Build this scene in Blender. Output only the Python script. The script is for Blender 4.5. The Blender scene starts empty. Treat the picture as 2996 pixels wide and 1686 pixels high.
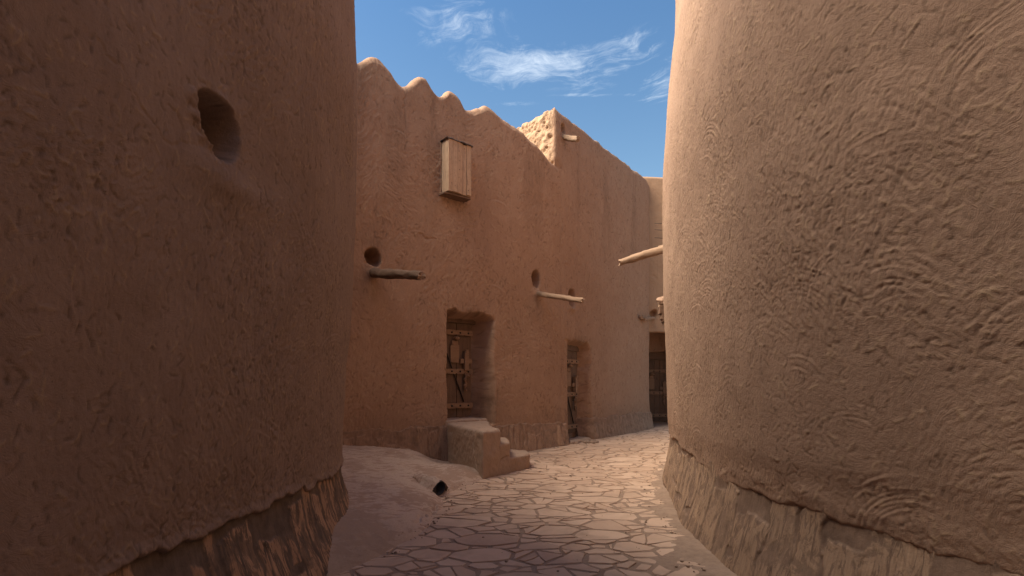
import bpy, bmesh, math, random
import numpy as np
from mathutils import Vector, Matrix
R = math.radians
sc = bpy.context.scene
C = sc.collection

# ------------------------------------------------------------------ camera
cam_d = bpy.data.cameras.new("camera")
cam = bpy.data.objects.new("camera", cam_d); C.objects.link(cam)
cam.location = (0, 0, 1.55); cam.rotation_euler = (R(90), 0, 0)
cam_d.sensor_width = 36; cam_d.lens = 18.0; cam_d.shift_y = 0.0932
cam_d.clip_start = 0.05; cam_d.clip_end = 5000
sc.camera = cam
# ------------------------------------------------------------------ light
SUN_AZ, SUN_EL = R(259), R(47)
world = bpy.data.worlds.new("World"); sc.world = world; world.use_nodes = True
sun_d = bpy.data.lights.new("sun", 'SUN'); sun_d.energy = 3.8; sun_d.angle = R(60)
sun_d.color = (1.0, 0.86, 0.68)
sun = bpy.data.objects.new("sun", sun_d); C.objects.link(sun)
sdir = Vector((math.sin(SUN_AZ)*math.cos(SUN_EL), math.cos(SUN_AZ)*math.cos(SUN_EL), math.sin(SUN_EL)))
sun.rotation_euler = sdir.to_track_quat('Z', 'Y').to_euler(); sun.location = (-20, 0, 30)
sc.view_settings.view_transform = 'Standard'; sc.view_settings.look = 'None'
sc.view_settings.gamma = 1; sc.view_settings.use_curve_mapping = False
sc.view_settings.exposure = 1.80


class NT:
    """small helper for node trees"""
    def __init__(s, tree): s.t = tree; s.n = tree.nodes; s.l = tree.links; s.n.clear()
    def add(s, typ, **kw):
        nd = s.n.new(typ)
        for k, v in kw.items(): setattr(nd, k, v)
        return nd
    def put(s, sock, v):
        if v is None: return
        if isinstance(v, bpy.types.NodeSocket): s.l.new(v, sock)
        else: sock.default_value = v
    def math(s, op, a, b=None, c=None, clamp=False):
        nd = s.add('ShaderNodeMath', operation=op, use_clamp=clamp)
        s.put(nd.inputs[0], a); s.put(nd.inputs[1], b)
        if c is not None: s.put(nd.inputs[2], c)
        return nd.outputs[0]
    def vmath(s, op, a, b=None):
        nd = s.add('ShaderNodeVectorMath', operation=op)
        s.put(nd.inputs[0], a)
        if b is not None: s.put(nd.inputs[3 if op == 'SCALE' else 1], b)
        return nd.outputs[0]
    def noise(s, vec, scale, detail=4, rough=.55, dist=0.0):
        nd = s.add('ShaderNodeTexNoise')
        s.put(nd.inputs['Vector'], vec); s.put(nd.inputs['Scale'], scale)
        nd.inputs['Detail'].default_value = detail; nd.inputs['Roughness'].default_value = rough
        nd.inputs['Distortion'].default_value = dist
        return nd.outputs['Fac']
    def mapr(s, v, a, b, c=0., d=1., smooth=False):
        nd = s.add('ShaderNodeMapRange')
        if smooth: nd.interpolation_type = 'SMOOTHSTEP'
        s.put(nd.inputs[0], v)
        for i, q in enumerate((a, b, c, d)): s.put(nd.inputs[i+1], q)
        return nd.outputs[0]
    def mix(s, f, a, b, mode='MIX'):
        nd = s.add('ShaderNodeMix', data_type='RGBA', blend_type=mode)
        s.put(nd.inputs[0], f)
        for i, q in ((6, a), (7, b)):
            if isinstance(q, tuple) and len(q) == 3: q = q + (1,)
            s.put(nd.inputs[i], q)
        return nd.outputs[2]
    def sep(s, v):
        nd = s.add('ShaderNodeSeparateXYZ'); s.put(nd.inputs[0], v); return nd.outputs
    def comb(s, x, y, z):
        nd = s.add('ShaderNodeCombineXYZ')
        for i, q in enumerate((x, y, z)): s.put(nd.inputs[i], q)
        return nd.outputs[0]


# sky with thin high cirrus laid out on a cloud plane far overhead
w = NT(world.node_tree)
sky = w.add('ShaderNodeTexSky', sky_type='NISHITA', sun_disc=False, sun_elevation=SUN_EL, sun_rotation=SUN_AZ)
sky.air_density = 1.0; sky.dust_density = 0.8; sky.ozone_density = 1.9
tc = w.add('ShaderNodeTexCoord')
x_, y_, z_ = w.sep(tc.outputs['Generated'])[:3]
zz = w.math('MAXIMUM', z_, 0.06)
px = w.math('DIVIDE', x_, zz); py = w.math('DIVIDE', y_, zz)
pl = w.comb(px, py, 0.0)
warp = w.add('ShaderNodeTexNoise'); w.put(warp.inputs['Vector'], pl); warp.inputs['Scale'].default_value = 2.2
warp.inputs['Detail'].default_value = 3
wv = w.vmath('SCALE', w.vmath('SUBTRACT', warp.outputs['Color'], (0.5, 0.5, 0.5)), 0.45)
pw = w.vmath('ADD', pl, wv)
wx, wy, _ = w.sep(pw)[:3]
# streaks run slightly diagonal
st = w.comb(w.math('ADD', w.math('MULTIPLY', wx, 2.2), w.math('MULTIPLY', wy, -1.0)),
            w.math('ADD', w.math('MULTIPLY', wy, 9.0), w.math('MULTIPLY', wx, 2.4)), 0.3)
n1 = w.noise(st, 1.9, 12, .70, .5)
n2 = w.noise(pw, 12.0, 10, .72, .4)
body = w.math('ADD', w.math('MULTIPLY', n1, .62), w.math('MULTIPLY', n2, .38))
def patch(cx, cy, rx, ry, amp):
    a = w.math('DIVIDE', w.math('SUBTRACT', px, cx), rx); b = w.math('DIVIDE', w.math('SUBTRACT', py, cy), ry)
    d = w.math('ADD', w.math('MULTIPLY', a, a), w.math('MULTIPLY', b, b))
    return w.math('MULTIPLY', w.math('POWER', 2.718, w.math('MULTIPLY', d, -1.0)), amp)
m = None
for q in ((.10, 1.62, .30, .15, 1.0), (-.17, 1.42, .15, .12, .85), (.32, 1.54, .16, .12, .8), (.50, 1.70, .09, .16, .8),
          (.02, 1.83, .12, .025, .6), (.30, 1.775, .20, .018, .75), (.24, 1.30, .3, .06, .3), (-3, 2, 1.6, 1.2, .5), (2.6, -1, 1.2, 1.6, .5)):
    v = patch(*q); m = v if m is None else w.math('MAXIMUM', m, v)
th = w.math('SUBTRACT', 0.60, w.math('MULTIPLY', m, 0.27))
cl = w.mapr(body, th, w.math('ADD', th, 0.34), 0., .52, True)
cl = w.math('MULTIPLY', cl, w.mapr(m, 0.05, .5, 0., 1.))
hz = w.mapr(z_, 0.30, 0.60, 1.0, 0.0)
tint = w.mix(hz, (0.74, 1.0, 1.10), (1.05, 1.15, 1.04))
skyc = w.mix(1.0, sky.outputs[0], tint, 'MULTIPLY')
skyc = w.mix(cl, skyc, (7.4, 7.9, 8.3))
bg = w.add('ShaderNodeBackground'); w.put(bg.inputs[0], skyc); bg.inputs[1].default_value = 0.052
w.l.new(bg.outputs[0], w.add('ShaderNodeOutputWorld').inputs[0])


# ------------------------------------------------------------------ helpers
def tag(o, label=None, cat=None, group=None, kind=None):
    for k, v in (('label', label), ('category', cat), ('group', group), ('kind', kind)):
        if v: o[k] = v
    return o
def empty(name, loc, label, cat, group=None):
    o = bpy.data.objects.new(name, None); C.objects.link(o); o.location = loc; o.empty_display_size = .3
    return tag(o, label, cat, group)
def link(name, me, mat, parent=None, world_space=True):
    me.name = name
    if mat: me.materials.append(mat)
    o = bpy.data.objects.new(name, me); C.objects.link(o)
    if parent:
        o.parent = parent
        if world_space: o.matrix_parent_inverse = pmat(parent).inverted()
    return o
def pmat(o):
    m = Matrix.LocRotScale(o.location, o.rotation_euler, o.scale)
    return (pmat(o.parent) @ o.matrix_parent_inverse @ m) if o.parent else m

def _h(ix, iy, iz, seed):
    with np.errstate(over='ignore'):
        h = (ix.astype(np.uint32)*np.uint32(374761393) + iy.astype(np.uint32)*np.uint32(668265263)
             + iz.astype(np.uint32)*np.uint32(2147483647) + np.uint32(seed*974711 & 0xffffffff))
        h = (h ^ (h >> np.uint32(13)))*np.uint32(1274126177)
        h = (h ^ (h >> np.uint32(16)))*np.uint32(2246822519)
        h = h ^ (h >> np.uint32(13))
    return (h & np.uint32(0xffffff)).astype(np.float64)/float(0xffffff)*2 - 1
def vn(x, y, z, seed=1):
    x, y, z = np.broadcast_arrays(np.asarray(x, float), np.asarray(y, float), np.asarray(z, float))
    fx, fy, fz = np.floor(x), np.floor(y), np.floor(z)
    ix, iy, iz = fx.astype(np.int64), fy.astype(np.int64), fz.astype(np.int64)
    u, v, t = x-fx, y-fy, z-fz
    u = u*u*(3-2*u); v = v*v*(3-2*v); t = t*t*(3-2*t)
    r = 0
    for a in (0, 1):
        for b in (0, 1):
            for c in (0, 1):
                r = r + _h(ix+a, iy+b, iz+c, seed)*(u if a else 1-u)*(v if b else 1-v)*(t if c else 1-t)
    return r
def fbm(x, y, z, seed=1, octv=4, gain=.5):
    r, a, f = 0, 1., 1.
    for k in range(octv):
        r = r + a*vn(x*f, y*f, z*f, seed+k*17); a *= gain; f *= 2.03
    return r
def sstep(a, b, x):
    t = np.clip((x-a)/(b-a), 0, 1); return t*t*(3-2*t)

def grid_mesh(P, attrs, flip=False, close_u=False):
    """P[i,j,3] -> quad mesh, float or vector point attributes"""
    n, m_ = P.shape[:2]
    idx = np.arange(n*m_).reshape(n, m_)
    a, b, c, d = idx[:-1, :-1], idx[1:, :-1], idx[1:, 1:], idx[:-1, 1:]
    q = np.stack([a, b, c, d] if not flip else [a, d, c, b], -1).reshape(-1, 4)
    me = bpy.data.meshes.new("m")
    me.vertices.add(n*m_); me.vertices.foreach_set('co', P.reshape(-1).astype(np.float32))
    me.loops.add(q.size); me.loops.foreach_set('vertex_index', q.reshape(-1).astype(np.int32))
    me.polygons.add(len(q)); me.polygons.foreach_set('loop_start', np.arange(0, q.size, 4, dtype=np.int32))
    me.polygons.foreach_set('use_smooth', np.ones(len(q), bool))
    for k, v in attrs.items():
        if v.ndim == 3:
            at = me.attributes.new(k, 'FLOAT_VECTOR', 'POINT'); at.data.foreach_set('vector', v.reshape(-1).astype(np.float32))
        else:
            at = me.attributes.new(k, 'FLOAT', 'POINT'); at.data.foreach_set('value', v.reshape(-1).astype(np.float32))
    me.update(calc_edges=True); return me


class Curve:
    """smooth plan curve, parametrised by arc length"""
    def __init__(s, pts, smooth=True, flip=False):
        p = np.array(pts, float)
        if smooth:
            q = np.vstack([2*p[0]-p[1], p, 2*p[-1]-p[-2]]); out = []
            for i in range(1, len(q)-2):
                t = np.linspace(0, 1, 40, endpoint=False)[:, None]
                a, b, c, d = q[i-1], q[i], q[i+1], q[i+2]
                out.append(.5*((2*b)+(c-a)*t+(2*a-5*b+4*c-d)*t**2+(3*b-a-3*c+d)*t**3))
            p = np.vstack(out+[p[-1:]])
        L = np.r_[0, np.cumsum(np.hypot(*np.diff(p, axis=0).T))]
        s.S = np.arange(0, L[-1], .01); s.L = L[-1]
        s.X = np.interp(s.S, L, p[:, 0]); s.Y = np.interp(s.S, L, p[:, 1])
        k = 9
        def sm(a):
            ap = np.r_[2*a[0]-a[k:0:-1], a, 2*a[-1]-a[-2:-k-2:-1]]; return np.convolve(ap, np.ones(2*k+1)/(2*k+1), 'valid')
        s.X, s.Y = sm(s.X), sm(s.Y)
        tx, ty = np.gradient(s.X), np.gradient(s.Y); l = np.hypot(tx, ty)
        s.TX, s.TY = tx/l, ty/l
        s.f = -1 if flip else 1
    def at(s, q):
        g = lambda a: np.interp(q, s.S, a)
        return g(s.X), g(s.Y), s.f*g(s.TY), -s.f*g(s.TX)      # point and outward normal
    def s_at_x(s, x): return float(s.S[np.argmin(np.abs(s.X-x))])
    def s_at(s, x, y): return float(s.S[np.argmin((s.X-x)**2+(s.Y-y)**2)])


def blur(H, n=1):
    for _ in range(n):
        for ax in (0, 1):
            H = (np.roll(H, 1, ax) + 2*H + np.roll(H, -1, ax))/4
    return H
def splat(H, s, z, a, h):
    i = s/h; j = z/h; i0 = np.floor(i).astype(int); j0 = np.floor(j).astype(int); u = i-i0; v = j-j0
    n, m_ = H.shape; f = np.zeros(n*m_)
    for di in (0, 1):
        for dj in (0, 1):
            ii, jj = i0+di, j0+dj; ok = (ii >= 0) & (ii < n) & (jj >= 0) & (jj < m_)
            wgt = a*(u if di else 1-u)*(v if dj else 1-v)
            f += np.bincount((ii*m_+jj)[ok], weights=wgt[ok], minlength=n*m_)
    H += f.reshape(n, m_)

def trowel_relief(LS, LZ, h, seed, straw=160, arc=2.2, pits=14, lic=.0022, vert=.35, arc_r=(.12, .5), arc_a=.0035, slen=1.0, sa=.0045):
    """hand plastered mud: brush drag texture, trowel sweeps, chopped straw and small pits (metres)"""
    rg = np.random.RandomState(seed)
    n, m_ = int(LS/h)+2, int(LZ/h)+2
    gs, gz = np.meshgrid(np.arange(n)*h, np.arange(m_)*h, indexing='ij')
    # drag direction: swirls round random centres, with parts simply dragged upwards
    th = math.pi/2+(1.5-vert)*fbm(gs*.9, gz*.8, 1.1, seed+3, 4)+.5*vn(gs*6, gz*6, 0, seed+4)
    W = rg.rand(n, m_)-.5
    def run(W, steps):
        acc = W.copy()
        for sg in (1, -1):
            pi, pj = np.indices((n, m_)).astype(np.float32)
            dpx, dpz = np.cos(th)*sg, np.sin(th)*sg
            pu, pv = dpx.copy(), dpz.copy()
            for k in range(steps):
                pi += pu; pj += pv
                a = np.clip(np.rint(pi).astype(int), 0, n-1); b = np.clip(np.rint(pj).astype(int), 0, m_-1)
                acc += W[a, b]
                nu, nv = dpx[a, b], dpz[a, b]; f = np.sign(nu*pu+nv*pv); f[f == 0] = 1
                pu, pv = nu*f, nv*f
        return acc/(2*steps+1)**.5
    L = run(W, max(2, int(.022/h))) + .25*run(blur(rg.rand(n, m_)-.5, 1)*2, max(3, int(.05/h)))
    patchy = .35+.9*sstep(-.5, .7, fbm(gs*1.3, gz*1.3, 7.7, seed+21, 3))
    H = lic*L/np.std(L)*patchy
    # chopped straw: short slightly bent raised lines
    ns = int(straw*LS*LZ); K = 20; ls = slen*rg.uniform(.03, .085, ns)*rg.choice([.5, 1, 1, 1.6], ns); t = np.linspace(-.5, .5, K)[None]
    s0, z0 = rg.rand(ns)*LS, rg.rand(ns)*LZ; an = rg.normal(math.pi/2, .9, ns)
    keep = rg.rand(ns) < .35+.65*sstep(-.3, .6, fbm(s0*1.6, z0*1.6, 5, seed+31, 2)); s0, z0, an, ls = s0[keep], z0[keep], an[keep], ls[keep]
    bend = rg.normal(0, .6, len(s0))[:, None]*ls[:, None]*t**2
    ss = s0[:, None]+np.cos(an)[:, None]*ls[:, None]*t - np.sin(an)[:, None]*bend
    zs = z0[:, None]+np.sin(an)[:, None]*ls[:, None]*t + np.cos(an)[:, None]*bend
    am = np.repeat(rg.choice([1., -1., -.6], len(s0))[:, None], K, 1)*ls[:, None]/K/h*1.2
    T = np.zeros((n, m_)); splat(T, ss.ravel(), zs.ravel(), am.ravel(), h)
    T = np.clip(T, -1.2, 1.2); H = H + sa*T
    straw_m = np.clip(T, -1, 1)
    # trowel / finger sweeps: bundles of parallel grooves
    A = np.zeros((n, m_)); na = int(arc*LS*LZ)
    for k in range(na):
        r0 = rg.uniform(*arc_r)*rg.uniform(.5, 1); c = rg.rand(2)*(LS, LZ); a0 = rg.uniform(.3, 1.6); a1 = a0+rg.uniform(.7, 1.8)
        sq = rg.uniform(.75, 1.2); tilt = rg.normal(0, .5); am0 = rg.uniform(.4, 1.)
        r = r0
        for q in range(rg.randint(4, 13)):
            r = r-rg.uniform(.014, .030)
            if r < .05: break
            b0, b1 = a0+rg.normal(0, .2), a1+rg.normal(0, .3)
            K = max(8, int(abs(b1-b0)*r/(h*.6))); tt = np.linspace(b0, b1, K)
            x = np.cos(tt)*r; y = np.sin(tt)*r*sq
            x, y = x*math.cos(tilt)-y*math.sin(tilt), x*math.sin(tilt)+y*math.cos(tilt)
            fade = np.sin(np.linspace(0, math.pi, K))**.8*np.clip(.75+.9*vn(np.linspace(0, r*abs(b1-b0)*7, K)+k*7.7, q*.8, 0, seed), 0, 1.3)
            splat_list.append((c[0]+x, c[1]+y, am0*fade*.6)); o_ = h*1.6
            splat_list.append((c[0]+x*(1+o_/r), c[1]+y*(1+o_/r), -am0*fade*.6))
    if splat_list:
        splat(A, *[np.concatenate([q[i] for q in splat_list]) for i in range(3)], h); splat_list.clear()
    H = H + arc_a*np.clip(blur(A, 1)*1.8, -1.4, 1.4)
    # pits
    npit = int(pits*LS*LZ*.6); Pm = np.zeros((n, m_)); ps, pz = rg.rand(npit)*LS, rg.rand(npit)*LZ; pl_ = rg.uniform(.004, .03, npit)
    for t in np.linspace(-.5, .5, 7): splat(Pm, ps+.2*pl_*t, pz+pl_*t, -rg.uniform(.2, 1., npit)*.5, h)
    H = H + .006*np.clip(blur(Pm, 1)*1.4, -1.3, 0)
    return H, straw_m
splat_list = []
def sample(H, h, s, z):
    i = np.clip(s/h, 0, H.shape[0]-1.001); j = np.clip(z/h, 0, H.shape[1]-1.001)
    a, b = i.astype(int), j.astype(int); u, v = i-a, j-b
    return H[a, b]*(1-u)*(1-v)+H[a+1, b]*u*(1-v)+H[a, b+1]*(1-u)*v+H[a+1, b+1]*u*v


# ------------------------------------------------------------------ materials
def new_mat(name):
    mt = bpy.data.materials.new(name); mt.use_nodes = True; return mt, NT(mt.node_tree)
def finish(N, col, rough, height=None, bump=.5, dist=.01, metal=0.0, spec=.25):
    b = N.add('ShaderNodeBsdfPrincipled'); N.put(b.inputs['Base Color'], col); N.put(b.inputs['Roughness'], rough)
    b.inputs['Metallic'].default_value = metal; b.inputs['Specular IOR Level'].default_value = spec
    if height is not None:
        bp = N.add('ShaderNodeBump'); bp.inputs['Strength'].default_value = bump; bp.inputs['Distance'].default_value = dist
        N.put(bp.inputs['Height'], height); N.l.new(bp.outputs[0], b.inputs['Normal'])
    N.l.new(b.outputs[0], N.add('ShaderNodeOutputMaterial').inputs[0])

def mud(name, c1, c2, c3, bump=.55, rough_scale=1.0, straw_c=(.50, .36, .22), streak=.5, dist=.013):
    mt, N = new_mat(name)
    at = N.add('ShaderNodeAttribute', attribute_name='sz').outputs['Vector']
    geo = N.add('ShaderNodeNewGeometry').outputs['Position']
    big = N.noise(geo, .55, 4, .6, .4); mid = N.noise(geo, 3.2, 5, .65, .5); fine = N.noise(geo, 38*rough_scale, 4, .7)
    st_ = N.noise(N.vmath('MULTIPLY', at, (9, .9, 1)), 1.4, 5, .65, .6)
    col = N.mix(N.mapr(big, .32, .68, 0, 1, True), c1, c2)
    col = N.mix(N.mapr(mid, .38, .72, 0, .75), col, c3)
    col = N.mix(N.math('MULTIPLY', N.mapr(st_, .5, .75, 0, 1), streak), col, tuple(q*.72 for q in c1))
    col = N.mix(N.mapr(fine, .3, .7, .0, .30), col, tuple(q*.62 for q in c1))
    sp = N.noise(geo, 150*rough_scale, 2, .6)
    col = N.mix(N.mapr(sp, .66, .74, 0, .5), col, straw_c)
    col = N.mix(N.mapr(N.noise(geo, 61*rough_scale, 2, .5), .70, .76, 0, .55), col, tuple(q*.35 for q in c1))
    sw = N.add('ShaderNodeAttribute', attribute_name='straw').outputs['Fac']
    col = N.mix(N.math('MULTIPLY', N.math('MAXIMUM', sw, 0.), .38), col, straw_c)
    col = N.mix(N.math('MULTIPLY', N.math('MAXIMUM', N.math('MULTIPLY', sw, -1.), 0.), .6), col, tuple(q*.38 for q in c1))
    sn = N.add('ShaderNodeAttribute', attribute_name='stain_shade').outputs['Fac']  # wall stains and painted shade together
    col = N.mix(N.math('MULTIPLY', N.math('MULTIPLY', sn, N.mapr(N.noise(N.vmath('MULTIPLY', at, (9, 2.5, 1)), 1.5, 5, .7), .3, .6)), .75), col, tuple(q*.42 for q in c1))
    # fine drag lines finer than the modelled relief
    wn = N.add('ShaderNodeTexNoise'); N.put(wn.inputs['Vector'], at); wn.inputs['Scale'].default_value = 2.6; wn.inputs['Detail'].default_value = 3
    wc = N.vmath('ADD', at, N.vmath('SCALE', wn.outputs['Color'], .55))
    l1 = N.noise(N.vmath('MULTIPLY', wc, (150, 26, 1)), 1.0, 3, .6); l2 = N.noise(N.vmath('MULTIPLY', wc, (28, 140, 1)), 1.0, 3, .6)
    sel = N.mapr(N.noise(at, 1.7, 2, .5), .4, .6, 0, 1, True)
    mixl = N.add('ShaderNodeMix', data_type='FLOAT'); N.put(mixl.inputs[0], sel); N.put(mixl.inputs[2], l1); N.put(mixl.inputs[3], l2)
    hgt = N.math('ADD', N.math('MULTIPLY', mixl.outputs[0], .55), N.math('ADD', N.math('MULTIPLY', fine, .7), N.math('MULTIPLY', sp, .25)))
    finish(N, col, .93, hgt, bump, dist, spec=.12)
    return mt
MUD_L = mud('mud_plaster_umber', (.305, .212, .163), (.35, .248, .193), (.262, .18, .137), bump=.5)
MUD_R = mud('mud_plaster_sand', (.385, .252, .180), (.315, .202, .143), (.425, .28, .20), bump=.6)
MUD_M = mud('mud_plaster_clay', (.40, .243, .158), (.44, .275, .182), (.36, .215, .138), bump=.5, streak=.25)
MUD_FAR = mud('mud_plaster_ochre', (.42, .26, .16), (.46, .285, .175), (.37, .225, .14), bump=.5)
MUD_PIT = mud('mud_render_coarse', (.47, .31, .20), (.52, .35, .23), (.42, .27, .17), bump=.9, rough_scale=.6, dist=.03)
MUD_STEP = mud('mud_step_render', (.40, .278, .205), (.43, .30, .22), (.37, .255, .187), bump=.25, streak=0., straw_c=(.42, .30, .21))

def plinth_mat(name, stone_a, stone_b, mudc, contrast=1.0):
    mt, N = new_mat(name)
    at = N.add('ShaderNodeAttribute', attribute_name='sz').outputs['Vector']
    sm_ = N.add('ShaderNodeAttribute', attribute_name='stone').outputs['Fac']
    rn = N.add('ShaderNodeAttribute', attribute_name='rnd').outputs['Fac']
    geo = N.add('ShaderNodeNewGeometry').outputs['Position']
    stv = N.noise(N.vmath('ADD', N.vmath('MULTIPLY', at, (60, 5, 1)), N.comb(0., 0., N.math('MULTIPLY', rn, 9.))), 1.0, 5, .65, .7)
    smear = N.noise(N.vmath('MULTIPLY', at, (17, 3.6, 1)), 1.0, 7, .72, 1.0)
    cover = N.mapr(N.noise(at, 4.5, 5, .65, .4), .50, .58, 1, 0.3, True)
    stone = N.mix(rn, stone_a, stone_b)
    stone = N.mix(N.mapr(stv, .35, .7, 0, .7), stone, tuple(q*.62 for q in stone_a))
    mk = N.math('MULTIPLY', sm_, N.mapr(smear, .57, .50, 0, 1, True))
    mk = N.math('MULTIPLY', N.math('MULTIPLY', mk, cover), contrast, clamp=True)
    mm = N.mix(N.mapr(N.noise(geo, 8, 5, .65), .35, .7), mudc, tuple(q*.6 for q in mudc))
    col = N.mix(mk, mm, stone)
    fine = N.noise(geo, 60, 4, .7)
    finish(N, col, .92, N.math('ADD', N.math('MULTIPLY', stv, .8), N.math('ADD', fine, N.math('MULTIPLY', mk, .5))), .6, .008, spec=.12)
    return mt
PL_L = plinth_mat('stone_plinth_orange', (.44, .265, .165), (.52, .33, .21), (.19, .137, .104), 1.0)
PL_R = plinth_mat('stone_plinth_smeared', (.40, .27, .185), (.50, .335, .22), (.27, .18, .132), .95)
PL_M = plinth_mat('stone_plinth_clay', (.45, .285, .19), (.39, .25, .17), (.35, .22, .15), .8)

def wood(name, c1, c2, dark, axis_scale=(30, 30, 2.2), bump=.5, rough=.8, crack=.62):
    mt, N = new_mat(name)
    oc = N.add('ShaderNodeTexCoord').outputs['Object']
    oi = N.add('ShaderNodeAttribute', attribute_name='rnd').outputs['Fac']
    v = N.vmath('ADD', N.vmath('MULTIPLY', oc, axis_scale), N.comb(N.math('MULTIPLY', oi, 31.), N.math('MULTIPLY', oi, 17.), 0.))
    g = N.noise(v, 1.0, 6, .65, .8); g2 = N.noise(v, 3.1, 4, .7, .3)
    col = N.mix(N.mapr(g, .3, .7), c1, c2); col = N.mix(N.math('MULTIPLY', oi, .45), col, c1)
    col = N.mix(N.mapr(g2, crack, crack+.08, 0, .85), col, dark)
    col = N.mix(N.mapr(N.noise(oc, 6, 4, .6), .5, .75, 0, .5), col, tuple(q*.6 for q in c1))
    finish(N, col, rough, N.math('SUBTRACT', g, N.mapr(g2, crack, crack+.08, 0, .8)), bump, .006, spec=.2)
    return mt
W_DOOR = wood('old_door_wood', (.145, .088, .058), (.20, .125, .082), (.035, .022, .016))
W_BAT = wood('door_batten_wood', (.25, .15, .095), (.31, .195, .12), (.10, .06, .04), (3, 30, 30))
W_SHUT = wood('pale_shutter_wood', (.50, .325, .205), (.60, .41, .27), (.15, .09, .06), (34, 34, 1.4), crack=.57)
W_LOG = wood('dark_log_wood', (.155, .092, .062), (.21, .13, .088), (.045, .03, .022), (2.4, 26, 26), .9)
W_LOGP = wood('pale_log_wood', (.27, .175, .115), (.34, .225, .15), (.12, .075, .05), (2.4, 26, 26), .9)
W_END = wood('cut_log_end', (.42, .29, .20), (.34, .22, .15), (.12, .07, .05), (12, 26, 26), .6)
def plain(name, c, rough=.6, metal=0., bump=.3, sc_=40):
    mt, N = new_mat(name); oc = N.add('ShaderNodeTexCoord').outputs['Object']
    n = N.noise(oc, sc_, 5, .65); finish(N, N.mix(N.mapr(n, .3, .7), c, tuple(q*.55 for q in c)), rough, n, bump, .004, metal)
    return mt
IRON = plain('rusty_iron', (.07, .055, .048), .7, .6)
PIPE = plain('grey_plastic_pipe', (.09, .085, .085), .6)
TIN = plain('dull_tin_flashing', (.16, .13, .125), .6, .3)
DARK = plain('pipe_shade', (.03, .022, .018), .95)  # near-black, stands in for the shade inside the drain pipe

mt, N = new_mat('paving_stone'); PAVE = mt
rn = N.add('ShaderNodeAttribute', attribute_name='rnd').outputs['Fac']
geo = N.add('ShaderNodeNewGeometry').outputs['Position']
off = N.vmath('ADD', geo, N.comb(N.math('MULTIPLY', rn, 40.), N.math('MULTIPLY', rn, 23.), 0.))
a = N.noise(off, 2.2, 6, .6, .6); b = N.noise(off, 9, 6, .65, .4); f = N.noise(geo, 55, 4, .7)
col = N.mix(rn, (.54, .365, .26), (.645, .455, .33))
col = N.mix(N.mapr(a, .45, .72, 0, .7), col, (.44, .30, .215))
col = N.mix(N.mapr(b, .52, .75, 0, .55), col, (.56, .435, .345))
col = N.mix(N.mapr(N.noise(geo, 1.1, 5, .65, .7), .52, .70, 0, .65), col, (.37, .25, .18))
col = N.mix(N.mapr(f, .66, .74, 0, .5), col, (.25, .16, .11))
finish(N, col, .8, N.math('ADD', b, N.math('MULTIPLY', f, .35)), .35, .008, spec=.2)

mt, N = new_mat('earth_mortar'); EARTH = mt
geo = N.add('ShaderNodeNewGeometry').outputs['Position']
a = N.noise(geo, 1.5, 5, .6); b = N.noise(geo, 14, 6, .7, .3); f = N.noise(geo, 90, 3, .7)
col = N.mix(N.mapr(a, .35, .65), (.34, .238, .172), (.39, .277, .205)); col = N.mix(N.mapr(b, .4, .75, 0, .6), col, (.19, .125, .09))
finish(N, col, .95, N.math('ADD', b, N.math('MULTIPLY', f, .5)), .7, .01, spec=.1)

mt, N = new_mat('bank_render'); BANK = mt
geo = N.add('ShaderNodeNewGeometry').outputs['Position']
gx, gy, gz = N.sep(geo)[:3]
# worn skin: patches stretched down the slope
rv = N.comb(N.math('ADD', N.math('MULTIPLY', gx, 4.), N.math('MULTIPLY', gy, 3.)), N.math('SUBTRACT', N.math('MULTIPLY', gx, 16.), N.math('MULTIPLY', gy, 12.)), 0.)
p1 = N.noise(rv, .9, 6, .68, .5); p2 = N.noise(geo, 1.3, 4, .6, .3); f = N.noise(geo, 60, 4, .7)
skin = N.mapr(N.math('ADD', N.math('MULTIPLY', p1, .6), N.math('MULTIPLY', p2, .5)), .535, .575, 0, 1, True)
col = N.mix(skin, (.60, .445, .34), (.46, .315, .23))
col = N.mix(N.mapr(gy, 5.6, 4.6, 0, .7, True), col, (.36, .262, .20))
col = N.mix(N.mapr(f, .4, .75, 0, .4), col, (.26, .17, .12))
finish(N, col, .93, N.math('ADD', N.math('MULTIPLY', skin, -.5), f), .45, .008, spec=.1)


# ------------------------------------------------------------------ walls
def lumps(X, Y, Z, a=.022):
    return a*fbm(X*.9, Y*.9, Z*.7, 11, 3) + .16*a*fbm(X*4, Y*4, Z*3.2, 12, 2)

def hole(S, Z, s0, z0, rs, rz, depth, soft_near=.02, soft_far=.08, near=-1, wob=.12):
    """rounded pocket; the rim on the near side is crisp, the far and upper rims are worn round"""
    ds, dz = (S-s0)/rs, (Z-z0)/rz
    ds = ds+wob*vn(S*9, Z*9, 1, 71); dz = dz+wob*vn(S*9, Z*9, 5, 72)
    d = np.sqrt(ds**2+dz**2)
    far = sstep(-.4, .6, ds*(-near)/np.maximum(d, .01)); up = sstep(.2, .9, dz/np.maximum(d, .01))*.6
    wd = (soft_near+(soft_far-soft_near)*np.maximum(far, up))/min(rs, rz)
    return -depth*(1-sstep(1-wd*.6, 1+wd, d))+.016*fbm(S*22, Z*22, 2, 77, 3)*np.exp(-((d-1.15)/.4)**2)
def recess(S, Z, s0, s1, z0, z1, depth, el, er, et):
    wob = .012*fbm(S*5, Z*5, 2, 33, 2)
    a = sstep(s0-el*.3, s0+el*.7, S+wob); b = 1-sstep(s1-er*.75, s1+er*.25, S+wob*2)
    zt_ = z1-.09*sstep(s1-.35, s1+.05, S)**2-.03*sstep(s0+.15, s0, S)
    c = 1-sstep(zt_-et*.5, zt_+et*.5, Z+wob*3); d = sstep(z0-.02, z0+.02, Z)
    return -depth*a*b*c*d

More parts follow.
